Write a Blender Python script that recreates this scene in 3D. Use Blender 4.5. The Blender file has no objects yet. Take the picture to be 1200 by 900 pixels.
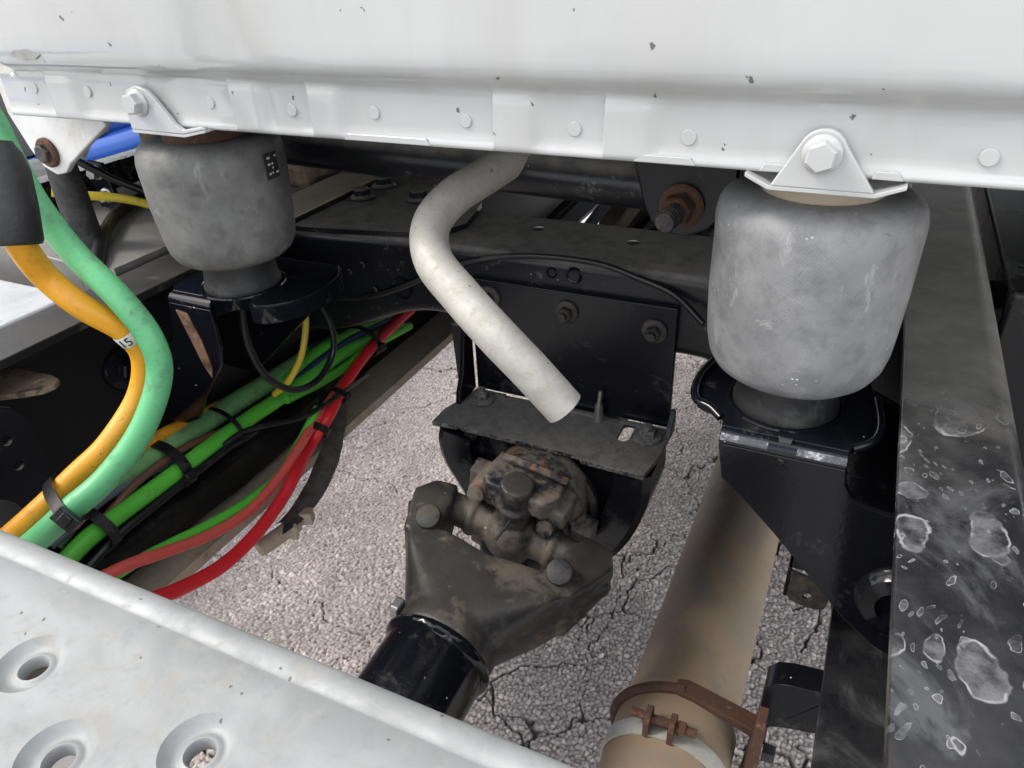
import bpy, bmesh, math, random
import numpy as np
from mathutils import Vector, Matrix, noise as mnoise

random.seed(7)
np.random.seed(7)
scene = bpy.context.scene
COL = scene.collection
R = math.radians

# ------------------------------------------------------------------ camera
cam_data = bpy.data.cameras.new('camera')
cam = bpy.data.objects.new('camera', cam_data)
COL.objects.link(cam)
cam_data.sensor_fit = 'HORIZONTAL'
cam_data.sensor_width = 36.0
cam_data.lens = 36.0 * 865.0 / 1200.0
cam_data.clip_start = 0.02
cam_data.clip_end = 2000
_right = Vector((0.90409, 0.42535, -0.04123))
_down = Vector((0.18860, -0.48371, -0.85467))
_fwd = Vector((-0.38347, 0.76492, -0.51754))
cam.matrix_world = Matrix(((_right.x, -_down.x, -_fwd.x, 0.3036),
                           (_right.y, -_down.y, -_fwd.y, 0.0),
                           (_right.z, -_down.z, -_fwd.z, 1.30),
                           (0, 0, 0, 1)))
scene.camera = cam

# ------------------------------------------------------------------ world, sun, exposure
SUN_EL, SUN_AZ = 50.0, 243.0          # azimuth measured from +Y towards +X (behind the viewer, to the left)
world = bpy.data.worlds.new('World')
scene.world = world
world.use_nodes = True
wt = world.node_tree
wn, wl = wt.nodes, wt.links
wn.clear()
w_out = wn.new('ShaderNodeOutputWorld')
w_bg = wn.new('ShaderNodeBackground')
w_sky = wn.new('ShaderNodeTexSky')
w_sky.sky_type = 'NISHITA'
w_sky.sun_disc = False
w_sky.sun_elevation = R(SUN_EL)
w_sky.sun_rotation = R(SUN_AZ)
w_sky.dust_density = 3.0
w_sky.air_density = 1.0
w_co = wn.new('ShaderNodeTexCoord')
w_nz = wn.new('ShaderNodeTexNoise')
w_nz.inputs['Scale'].default_value = 3.2
w_nz.inputs['Detail'].default_value = 7
w_nz.inputs['Roughness'].default_value = 0.55
w_rm = wn.new('ShaderNodeMapRange')
w_rm.inputs['From Min'].default_value = 0.40
w_rm.inputs['From Max'].default_value = 0.62
w_mx = wn.new('ShaderNodeMix')
w_mx.data_type = 'RGBA'
w_mx.inputs['B'].default_value = (13.0, 13.1, 13.2, 1)      # bright thin cloud, in sky units
wl.new(w_co.outputs['Generated'], w_nz.inputs['Vector'])
wl.new(w_nz.outputs['Fac'], w_rm.inputs['Value'])
wl.new(w_rm.outputs['Result'], w_mx.inputs['Factor'])
wl.new(w_sky.outputs['Color'], w_mx.inputs['A'])
wl.new(w_mx.outputs['Result'], w_bg.inputs['Color'])
w_bg.inputs['Strength'].default_value = 0.15
wl.new(w_bg.outputs['Background'], w_out.inputs['Surface'])

sun_data = bpy.data.lights.new('sun', 'SUN')
sun_data.energy = 1.5
sun_data.angle = R(16)
sun_data.color = (1.0, 0.95, 0.88)
sun = bpy.data.objects.new('sun', sun_data)
COL.objects.link(sun)
_sd = Vector((math.sin(R(SUN_AZ)) * math.cos(R(SUN_EL)), math.cos(R(SUN_AZ)) * math.cos(R(SUN_EL)), math.sin(R(SUN_EL))))
sun.rotation_euler = _sd.to_track_quat('Z', 'Y').to_euler()
sun.location = (2, -2, 6)

scene.view_settings.view_transform = 'Standard'
scene.view_settings.look = 'None'
scene.view_settings.exposure = 0.84
scene.view_settings.gamma = 1.0

# ------------------------------------------------------------------ material helpers
class NT:
    def __init__(self, name):
        self.m = bpy.data.materials.new(name)
        self.m.use_nodes = True
        self.t = self.m.node_tree
        self.n, self.l = self.t.nodes, self.t.links
        self.b = self.n['Principled BSDF']
        self.co = self.n.new('ShaderNodeTexCoord').outputs['Object']
        self.geo = self.n.new('ShaderNodeNewGeometry')
    def setin(self, sock, v):
        if v is None:
            return
        if hasattr(v, 'is_output'):
            self.l.new(v, sock)
        elif isinstance(v, (tuple, list)) and len(v) == 3 and sock.type == 'RGBA':
            sock.default_value = (*v, 1)
        else:
            sock.default_value = v
    def noise(self, scale, detail=4, rough=0.55, dist=0.0, vec=None):
        x = self.n.new('ShaderNodeTexNoise')
        x.inputs['Scale'].default_value = scale
        x.inputs['Detail'].default_value = detail
        x.inputs['Roughness'].default_value = rough
        x.inputs['Distortion'].default_value = dist
        self.l.new(vec or self.co, x.inputs['Vector'])
        return x.outputs['Fac']
    def noisec(self, scale, detail=3, vec=None):
        x = self.n.new('ShaderNodeTexNoise')
        x.inputs['Scale'].default_value = scale
        x.inputs['Detail'].default_value = detail
        self.l.new(vec or self.co, x.inputs['Vector'])
        return x.outputs['Color']
    def voro(self, scale, feature='F1', vec=None, rnd=1.0, dim='3D'):
        x = self.n.new('ShaderNodeTexVoronoi')
        x.voronoi_dimensions = dim
        x.feature = feature
        x.inputs['Scale'].default_value = scale
        x.inputs['Randomness'].default_value = rnd
        self.l.new(vec or self.co, x.inputs['Vector'])
        return x
    def ramp(self, fac, a, b, lo=0.0, hi=1.0):
        x = self.n.new('ShaderNodeMapRange')
        x.interpolation_type = 'SMOOTHSTEP'
        x.inputs['From Min'].default_value = a
        x.inputs['From Max'].default_value = b
        x.inputs['To Min'].default_value = lo
        x.inputs['To Max'].default_value = hi
        self.l.new(fac, x.inputs['Value'])
        return x.outputs['Result']
    def math(self, op, a, b=0.0, c=None):
        x = self.n.new('ShaderNodeMath')
        x.operation = op
        self.setin(x.inputs[0], a)
        self.setin(x.inputs[1], b)
        if c is not None:
            self.setin(x.inputs[2], c)
        return x.outputs[0]
    def mix(self, fac, a, b):
        x = self.n.new('ShaderNodeMix')
        x.data_type = 'RGBA'
        self.setin(x.inputs['Factor'], fac)
        self.setin(x.inputs['A'], a)
        self.setin(x.inputs['B'], b)
        return x.outputs['Result']
    def vadd(self, a, b, s=1.0):
        x = self.n.new('ShaderNodeVectorMath')
        x.operation = 'MULTIPLY_ADD'
        self.l.new(b, x.inputs[0])
        x.inputs[1].default_value = (s, s, s)
        self.l.new(a, x.inputs[2])
        return x.outputs[0]
    def scale(self, v, s):
        x = self.n.new('ShaderNodeVectorMath')
        x.operation = 'MULTIPLY'
        self.l.new(v, x.inputs[0])
        x.inputs[1].default_value = s
        return x.outputs[0]
    def sep(self, v):
        x = self.n.new('ShaderNodeSeparateXYZ')
        self.l.new(v, x.inputs[0])
        return x.outputs
    def up(self):
        return self.sep(self.geo.outputs['Normal'])[2]
    def bump(self, h, strength=0.3, dist=0.002, chain=None):
        x = self.n.new('ShaderNodeBump')
        x.inputs['Strength'].default_value = strength
        x.inputs['Distance'].default_value = dist
        self.l.new(h, x.inputs['Height'])
        if chain is not None:
            self.l.new(chain, x.inputs['Normal'])
        return x.outputs['Normal']
    def out(self, color=None, rough=None, metal=None, normal=None, spec=None, coat=None):
        b = self.b
        self.setin(b.inputs['Base Color'], color)
        self.setin(b.inputs['Roughness'], rough)
        self.setin(b.inputs['Metallic'], metal)
        self.setin(b.inputs['Specular IOR Level'], spec)
        self.setin(b.inputs['Coat Weight'], coat)
        if normal is not None:
            self.l.new(normal, b.inputs['Normal'])
        return self.m

def grimy(name, base, dirt, amount=0.4, rough=0.4, drough=0.9, metal=0.0, scale=18.0, specks=0.0,
          speck_col=(0.55, 0.54, 0.52), dust_up=0.0, bump=0.15, third=None, third_amt=0.0, bscale=260, fine=0.3, spec=0.5):
    """Paint, rubber or metal carrying patchy dirt, dust that lies on upward faces, and small specks."""
    t = NT(name)
    n1 = t.noise(scale, 6, 0.62, 0.4)
    n2 = t.noise(scale * 9, 4, 0.6)
    s = t.math('ADD', t.math('MULTIPLY', n1, 1 - fine), t.math('MULTIPLY', n2, fine))
    m = t.ramp(s, 0.62 - amount * 0.42, 0.80 - amount * 0.42)
    m = t.math('MULTIPLY', m, min(1.0, 0.45 + amount * 0.6))
    if dust_up:
        u = t.ramp(t.up(), 0.3, 0.95)
        u = t.math('MULTIPLY', u, t.ramp(t.noise(scale * 2.3, 5, 0.65), 0.25, 0.62, 0.45, 1.0))
        m = t.math('MAXIMUM', m, t.math('MULTIPLY', u, dust_up))
    bv = t.mix(t.ramp(t.noise(scale * 0.6, 3), 0.3, 0.7), base, tuple(c * 0.78 for c in base))
    col = t.mix(m, bv, dirt)
    if third:
        col = t.mix(t.math('MULTIPLY', t.ramp(t.noise(scale * 1.4, 6, 0.65, 0.8, t.scale(t.co, (1.3, 0.8, 1.1))), 0.66 - third_amt * 0.35, 0.74 - third_amt * 0.35), 0.85), col, third)
    rg = t.math('ADD', t.math('MULTIPLY', m, drough - rough), rough)
    if specks:
        v = t.voro(150)
        dn = t.math('ADD', t.math('ADD', v.outputs['Distance'], t.math('MULTIPLY', t.sep(v.outputs['Color'])[1], 0.16)), t.math('MULTIPLY', t.noise(420, 2), 0.35))
        pick = t.math('GREATER_THAN', t.sep(v.outputs['Color'])[0], 1 - specks)
        sp = t.math('MULTIPLY', t.ramp(dn, 0.36, 0.27), pick)
        col = t.mix(sp, col, speck_col)
    h = t.math('ADD', t.noise(bscale, 3), t.math('MULTIPLY', n1, 1.5))
    nm = t.bump(h, bump, 0.0015)
    return t.out(col, rg, metal, nm, spec)

M = {}
BLACK = (0.0055, 0.006, 0.009)
M['black_paint'] = grimy('black chassis paint', BLACK, (0.095, 0.09, 0.083), 0.22, 0.22, 0.85, scale=11, specks=0.025, bump=0.10, spec=0.32)
M['black_bracket'] = grimy('glossy black bracket paint', (0.006, 0.0065, 0.0095), (0.10, 0.10, 0.10), 0.10, 0.09, 0.7, scale=22, specks=0.05, bump=0.04, spec=0.34)
M['shaft_black'] = grimy('smudged glossy shaft paint', (0.0055, 0.006, 0.009), (0.095, 0.09, 0.085), 0.27, 0.13, 0.6, scale=13, specks=0.05, bump=0.08, spec=0.4)
M['black_dusty'] = grimy('dusty black chassis paint', (0.009, 0.0095, 0.013), (0.30, 0.28, 0.245), 0.13, 0.30, 0.9, scale=20, specks=0.04, dust_up=0.80, bump=0.15, fine=0.4, spec=0.35)
M['shelf_dust'] = grimy('black steel under grey grit', (0.010, 0.010, 0.012), (0.20, 0.19, 0.175), 0.46, 0.45, 0.95, scale=30, specks=0.25, speck_col=(0.25, 0.24, 0.22), dust_up=0.70, bump=0.55, fine=0.55)
M['tan_dust'] = grimy('steel under tan road dust', (0.40, 0.335, 0.25), (0.48, 0.42, 0.335), 0.45, 0.8, 0.95, scale=8, bump=0.12, third=(0.12, 0.10, 0.08), third_amt=0.12)
M['rail_left'] = grimy('dusty left rail paint', (0.010, 0.010, 0.011), (0.105, 0.096, 0.082), 0.22, 0.4, 0.92, scale=10, specks=0.03, dust_up=0.25, bump=0.15, spec=0.35)
M['rubber_light'] = None
M['rust'] = grimy('rusty steel', (0.10, 0.042, 0.022), (0.052, 0.034, 0.026), 0.5, 0.85, 0.95, scale=60, bump=0.6, third=(0.20, 0.10, 0.055), third_amt=0.2, fine=0.4)
M['dark_bolt'] = grimy('dark oxidised bolt', (0.030, 0.030, 0.033), (0.105, 0.088, 0.068), 0.45, 0.5, 0.9, metal=0.3, scale=70, bump=0.4)
M['cast'] = grimy('oily cast steel with road grime', (0.024, 0.0245, 0.0265), (0.165, 0.136, 0.102), 0.42, 0.36, 0.85, metal=0.1, scale=11, bump=0.28, third=(0.135, 0.078, 0.040), third_amt=0.17, bscale=240, fine=0.32, specks=0.03, dust_up=0.26)
M['cast_rusty'] = grimy('rusty cast steel', (0.022, 0.024, 0.034), (0.22, 0.185, 0.145), 0.52, 0.38, 0.9, metal=0.1, scale=17, bump=0.32, third=(0.21, 0.11, 0.05), third_amt=0.36, bscale=180, fine=0.35, specks=0.03)
M['white_dull'] = grimy('dulled white enamel', (0.62, 0.62, 0.60), (0.42, 0.38, 0.31), 0.34, 0.35, 0.7, scale=17, bump=0.08, third=(0.20, 0.11, 0.065), third_amt=0.03)
M['rubber'] = grimy('black rubber', (0.014, 0.014, 0.0145), (0.075, 0.073, 0.068), 0.30, 0.5, 0.9, scale=16, bump=0.2)
M['plastic_black'] = grimy('black nylon', (0.010, 0.010, 0.011), (0.07, 0.068, 0.063), 0.22, 0.36, 0.8, scale=50, bump=0.12)
M['galv'] = None

def hose_mat(name, base, dirt, amount, rough=0.42, scale=30):
    t = NT(name)
    n1 = t.noise(scale, 6, 0.65, 0.5)
    n2 = t.noise(scale * 7, 4, 0.6)
    m = t.ramp(t.math('ADD', t.math('MULTIPLY', n1, 0.65), t.math('MULTIPLY', n2, 0.35)), 0.62 - amount * 0.3, 0.82 - amount * 0.3)
    c = t.mix(t.math('MULTIPLY', m, 0.75), base, dirt)
    sc = t.ramp(t.noise(scale * 1.1, 6, 0.7, 1.5, t.scale(t.co, (2.2, 0.7, 2.0))), 0.645, 0.69)
    c = t.mix(t.math('MULTIPLY', sc, 0.55), c, tuple(x * 0.35 for x in dirt))
    return t.out(c, t.ramp(m, 0, 1, rough, 0.8), 0, t.bump(t.math('ADD', n1, t.math('MULTIPLY', n2, 0.4)), 0.18, 0.002))
M['hose_orange'] = hose_mat('orange hose', (0.66, 0.30, 0.016), (0.30, 0.155, 0.03), 0.42)
M['hose_green'] = hose_mat('faded green hose', (0.105, 0.40, 0.17), (0.09, 0.20, 0.11), 0.48)
M['hose_dull_green'] = hose_mat('grimy green hose', (0.17, 0.42, 0.15), (0.15, 0.185, 0.10), 0.60)
M['hose_bright_green'] = hose_mat('bright green hose', (0.12, 0.60, 0.055), (0.09, 0.25, 0.05), 0.30)
M['hose_red'] = hose_mat('bright red hose', (0.76, 0.022, 0.032), (0.32, 0.035, 0.03), 0.22)
M['hose_red_faded'] = hose_mat('faded red hose', (0.78, 0.12, 0.10), (0.36, 0.14, 0.10), 0.42)
M['hose_yellow'] = hose_mat('yellow tubing', (0.70, 0.54, 0.05), (0.28, 0.22, 0.06), 0.35)
M['hose_blue'] = hose_mat('dark blue tubing', (0.022, 0.045, 0.13), (0.05, 0.06, 0.08), 0.4)
M['hose_brown'] = hose_mat('brown tubing', (0.16, 0.062, 0.036), (0.10, 0.07, 0.05), 0.45)
M['hose_black'] = hose_mat('black loom', (0.010, 0.0105, 0.012), (0.075, 0.072, 0.066), 0.36, 0.36)
M['hose_grey'] = hose_mat('grey tubing', (0.12, 0.14, 0.17), (0.08, 0.08, 0.08), 0.4)

def make_cab_white():
    t = NT('white cab enamel')
    s = t.sep(t.co)
    cx = t.n.new('ShaderNodeCombineXYZ')
    t.l.new(s[0], cx.inputs[0]); t.l.new(s[2], cx.inputs[1])
    flat = t.vadd(cx.outputs[0], t.noisec(210, 4), 0.010)
    v = t.voro(20, vec=flat, dim='2D')
    pick = t.math('GREATER_THAN', t.sep(v.outputs['Color'])[0], 0.62)
    chip = t.math('MULTIPLY', t.ramp(v.outputs['Distance'], 0.036, 0.028), pick)
    v2 = t.voro(52, vec=flat, dim='2D')
    chip2 = t.math('MULTIPLY', t.ramp(v2.outputs['Distance'], 0.055, 0.040), t.math('GREATER_THAN', t.sep(v2.outputs['Color'])[1], 0.88))
    film = t.ramp(t.noise(9, 6, 0.6, 0.6, t.scale(t.co, (2.0, 1, 0.5))), 0.42, 0.75)
    c = t.mix(t.math('MULTIPLY', film, 0.35), (0.405, 0.41, 0.405), (0.325, 0.32, 0.295))
    scuff = t.ramp(t.noise(14, 7, 0.75, 2.0, t.scale(t.co, (1.0, 1.0, 2.2))), 0.66, 0.70)
    c = t.mix(t.math('MULTIPLY', scuff, 0.22), c, (0.42, 0.41, 0.38))
    allc = t.math('MAXIMUM', chip, chip2)
    c = t.mix(t.math('MULTIPLY', allc, 0.85), c, (0.055, 0.052, 0.05))
    h = t.math('SUBTRACT', t.math('MULTIPLY', t.noise(32, 2), 0.35), t.math('MULTIPLY', allc, 0.6))
    return t.out(c, t.ramp(film, 0, 1, 0.10, 0.26), 0, t.bump(h, 0.22, 0.002), 0.6, 0.25)
M['cab_white'] = make_cab_white()

def make_alu(name, base, rough, metal, scale, dirt, damt, streak=(1, 1, 1), bump=0.12):
    t = NT(name)
    n1 = t.noise(scale, 6, 0.6, 0.6, t.scale(t.co, streak))
    n2 = t.noise(scale * 6, 5, 0.65)
    c = t.mix(t.ramp(n1, 0.35, 0.68), base, tuple(x * 0.80 for x in base))
    c = t.mix(t.math('MULTIPLY', t.ramp(n2, 0.52, 0.72), 0.35), c, tuple(x * 0.62 for x in base))
    d = t.ramp(t.noise(scale * 2.1, 7, 0.72, 1.2), 0.66 - damt * 0.3, 0.78 - damt * 0.3)
    c = t.mix(t.math('MULTIPLY', d, 0.7), c, dirt)
    v = t.voro(150, vec=t.vadd(t.co, t.noisec(500, 3), 0.003), dim='2D')
    sp = t.math('MULTIPLY', t.ramp(v.outputs['Distance'], 0.14, 0.08), t.math('GREATER_THAN', t.sep(v.outputs['Color'])[0], 0.955))
    c = t.mix(sp, c, (0.10, 0.09, 0.085))
    r = t.math('ADD', t.ramp(n2, 0.3, 0.7, rough - 0.07, rough + 0.1), t.math('MULTIPLY', d, 0.15))
    return t.out(c, r, t.math('SUBTRACT', metal, t.math('MULTIPLY', d, 0.5)), t.bump(t.math('ADD', n1, t.math('MULTIPLY', n2, 0.6)), bump, 0.0015))
M['deck_alu'] = make_alu('weathered aluminium deck plate', (0.275, 0.283, 0.28), 0.58, 0.20, 16, (0.235, 0.225, 0.205), 0.42, (1, 1.6, 1))
M['galv'] = make_alu('dull aluminium pipe', (0.45, 0.43, 0.385), 0.58, 0.18, 42, (0.33, 0.285, 0.215), 0.42, (1, 1, 1), 0.25)
M['box_alu'] = make_alu('dusty aluminium box lid', (0.50, 0.52, 0.53), 0.5, 0.3, 9, (0.27, 0.25, 0.22), 0.35)
M['box_grey'] = make_alu('grey dusty box lid', (0.24, 0.235, 0.22), 0.6, 0.2, 9, (0.19, 0.175, 0.15), 0.4)

def make_bag(name, base, pale, flecks):
    t = NT(name)
    n1 = t.noise(13, 6, 0.6, 0.5)
    n2 = t.noise(55, 5, 0.65)
    c = t.mix(t.ramp(n1, 0.25, 0.78), base, pale)
    c = t.mix(t.math('MULTIPLY', t.ramp(n2, 0.42, 0.70), 0.45), c, tuple(x * 0.5 for x in base))
    sc = t.ramp(t.noise(30, 6, 0.72, 1.6, t.scale(t.co, (1.0, 1.0, 0.45))), 0.60, 0.68)
    c = t.mix(t.math('MULTIPLY', sc, 0.45), c, tuple(x * 1.35 for x in pale))
    sd = t.ramp(t.noise(21, 6, 0.7, 1.2, t.scale(t.co, (1.0, 1.0, 1.6))), 0.62, 0.70)
    c = t.mix(t.math('MULTIPLY', sd, 0.45), c, tuple(x * 0.42 for x in base))
    rg = 0.62
    h = t.math('ADD', n2, n1)
    # fine diagonal cord weave of the sleeve
    sx = t.sep(t.co)
    ang = t.math('ARCTAN2', sx[1], sx[0])
    w1 = t.math('SINE', t.math('ADD', t.math('MULTIPLY', ang, 150.0), t.math('MULTIPLY', sx[2], 2300.0)))
    w2 = t.math('SINE', t.math('SUBTRACT', t.math('MULTIPLY', ang, 150.0), t.math('MULTIPLY', sx[2], 2300.0)))
    h = t.math('ADD', h, t.math('MULTIPLY', t.math('ADD', w1, w2), 0.10))
    if flecks:
        nb = t.ramp(t.noise(26, 3), 0.55, 0.68)
        v = t.voro(330)
        f = t.math('MULTIPLY', t.math('MULTIPLY', t.ramp(v.outputs['Distance'], 0.32, 0.22), t.math('GREATER_THAN', t.sep(v.outputs['Color'])[0], 0.80)), nb)
        c = t.mix(f, c, (0.62, 0.63, 0.64))
        rg = t.ramp(f, 0, 1, 0.55, 0.12)
    return t.out(c, rg, 0, t.bump(h, 0.22, 0.0012))
M['bag_light'] = make_bag('dusty grey rubber sleeve', (0.140, 0.143, 0.147), (0.265, 0.265, 0.262), True)
M['bag_dark'] = make_bag('dark grey rubber sleeve', (0.092, 0.092, 0.090), (0.205, 0.202, 0.190), False)

def make_rail_right():
    """Black top flange: dried run-off drops with pale rims, a dust film, and sky reflection painted as pale patches."""
    t = NT('black rail paint with dried drops')
    warp = t.vadd(t.co, t.noisec(38, 3), 0.022)
    warp = t.vadd(warp, t.noisec(9, 2), 0.05)
    sv = t.scale(warp, (1.0, 0.62, 1.0))
    film = t.ramp(t.noise(24, 6, 0.65), 0.3, 0.75)
    ypos = t.sep(t.co)[1]
    far = t.ramp(t.math('ADD', ypos, t.math('MULTIPLY', t.math('SUBTRACT', t.noise(14, 4), 0.5), 0.25)), -0.46, -0.22)
    far = t.math('MULTIPLY', far, t.math('GREATER_THAN', t.sep(t.co)[2], 0.3))                    # dust blanket thins out towards the drip-washed end
    c = t.mix(t.math('MULTIPLY', film, 0.5), (0.011, 0.0115, 0.014), (0.055, 0.055, 0.057))
    c = t.mix(t.math('MULTIPLY', far, t.ramp(film, 0, 1, 0.72, 1.0)), c, (0.34, 0.322, 0.285))
    sky_sheen = t.math('MULTIPLY', t.ramp(t.noise(7, 6, 0.68, 1.2, t.scale(t.co, (1.6, 1.0, 1.0))), 0.50, 0.66), t.math('SUBTRACT', 1.0, far))  # sky reflection painted in as pale patches where the dust is thin
    c = t.mix(t.math('MULTIPLY', sky_sheen, 0.45), c, (0.135, 0.138, 0.145))
    rim_all = None
    for sc, thr, rr in ((19, 0.60, 0.34), (44, 0.62, 0.24), (88, 0.66, 0.24), (170, 0.74, 0.22)):
        v = t.voro(sc, vec=sv, rnd=0.95, dim='2D')
        rnd = t.sep(v.outputs['Color'])
        pick = t.math('GREATER_THAN', rnd[0], thr)
        rad = t.math('MULTIPLY_ADD', rnd[1], rr * 0.75, rr * 0.35)
        d = t.math('SUBTRACT', v.outputs['Distance'], rad)
        ins = t.math('MULTIPLY', t.ramp(d, 0.012, -0.012), pick)
        rim = t.math('MULTIPLY', t.ramp(t.math('ABSOLUTE', t.math('ADD', d, 0.012)), 0.022 if sc < 30 else 0.036, 0.002), pick)
        near = t.math('MULTIPLY', t.math('SUBTRACT', 1.0, t.math('MULTIPLY', far, 0.93)), t.math('GREATER_THAN', t.sep(t.co)[2], 0.3))
        c = t.mix(t.math('MULTIPLY', t.math('MULTIPLY', ins, near), t.ramp(t.noise(55, 5, 0.7), 0.35, 0.7, 0.0, 0.75)), c, (0.17, 0.17, 0.172))
        rim = t.math('MULTIPLY', t.math('MULTIPLY', rim, near), t.ramp(t.noise(60, 4), 0.42, 0.62, 0.05, 1.0))
        c = t.mix(rim, c, (0.29, 0.29, 0.29))
        rim_all = rim if rim_all is None else t.math('MAXIMUM', rim_all, rim)
    rg = t.ramp(t.math('ADD', far, t.math('MULTIPLY', film, 0.45)), 0, 1, 0.16, 0.36)
    h = t.math('ADD', t.math('MULTIPLY', rim_all, 0.8), t.noise(60, 5))
    return t.out(c, rg, 0, t.bump(h, 0.25, 0.0012))
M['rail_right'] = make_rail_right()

def make_exhaust():
    t = NT('dust-baked exhaust steel')
    n1 = t.noise(5, 5, 0.55, 0.3, t.scale(t.co, (1, 0.5, 1)))
    n2 = t.noise(60, 5, 0.6)
    c = t.mix(t.ramp(n1, 0.35, 0.65), (0.29, 0.205, 0.130), (0.35, 0.275, 0.195))
    c = t.mix(t.math('MULTIPLY', t.ramp(n2, 0.48, 0.72), 0.35), c, (0.22, 0.17, 0.12))
    c = t.mix(t.math('MULTIPLY', t.ramp(t.noise(11, 6, 0.65, 0.8), 0.48, 0.64), 0.6), c, (0.235, 0.21, 0.175))
    return t.out(c, 0.62, 0.15, t.bump(n2, 0.15, 0.001))
M['exhaust'] = make_exhaust()

def simple(name, col, rough=0.5, metal=0.0, bumpscale=80, b=0.1):
    t = NT(name)
    n = t.noise(bumpscale, 4)
    c = t.mix(t.ramp(n, 0.3, 0.7), col, tuple(x * 0.8 for x in col))
    return t.out(c, rough, metal, t.bump(n, b, 0.001))
M['tag_white'] = simple('white printed tag', (0.62, 0.61, 0.57), 0.6)
M['print_black'] = simple('black print', (0.02, 0.02, 0.02), 0.7)
M['car_blue'] = simple('blue car paint', (0.045, 0.15, 0.58), 0.18, 0.1, 5, 0.02)
M['car_glass'] = simple('dark car glass', (0.10, 0.10, 0.095), 0.12, 0.0, 30, 0.05)
M['car_grille'] = grimy('grey mesh panel', (0.17, 0.16, 0.15), (0.10, 0.095, 0.09), 0.4, 0.6, 0.8, scale=40, bump=0.4)
M['tyre'] = simple('tyre rubber', (0.014, 0.014, 0.014), 0.8, 0, 60, 0.3)
M['rim_metal'] = simple('wheel rim metal', (0.45, 0.45, 0.46), 0.3, 0.8, 40, 0.05)
M['lamp_glass'] = simple('headlamp lens', (0.55, 0.57, 0.6), 0.1, 0.0, 40, 0.05)
M['zinc'] = simple('zinc plated steel', (0.42, 0.41, 0.39), 0.38, 0.8, 90, 0.15)
M['chip_grey'] = simple('bared grey primer', (0.27, 0.265, 0.25), 0.7, 0, 200, 0.3)
M['highlight_paint'] = grimy('painted sky highlight with scratches', (0.46, 0.46, 0.48), (0.008, 0.009, 0.012), 0.70, 0.3, 0.2, metal=0.4, scale=46, bump=0.4)  # sky highlight of the bracket bend put into the colour, with scratches
M['rubbed'] = grimy('paint rubbed to bare rusty steel', (0.34, 0.20, 0.125), (0.010, 0.010, 0.012), 0.50, 0.6, 0.3, scale=48, bump=0.3)
M['brown_case'] = grimy('dust-caked casing', (0.15, 0.105, 0.068), (0.23, 0.185, 0.135), 0.5, 0.9, 0.95, scale=14, bump=0.5, third=(0.06, 0.04, 0.028), third_amt=0.3)
M['clutter'] = grimy('dirty gearbox casting', (0.05, 0.045, 0.036), (0.12, 0.10, 0.075), 0.5, 0.7, 0.95, scale=20, bump=0.4)

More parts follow.
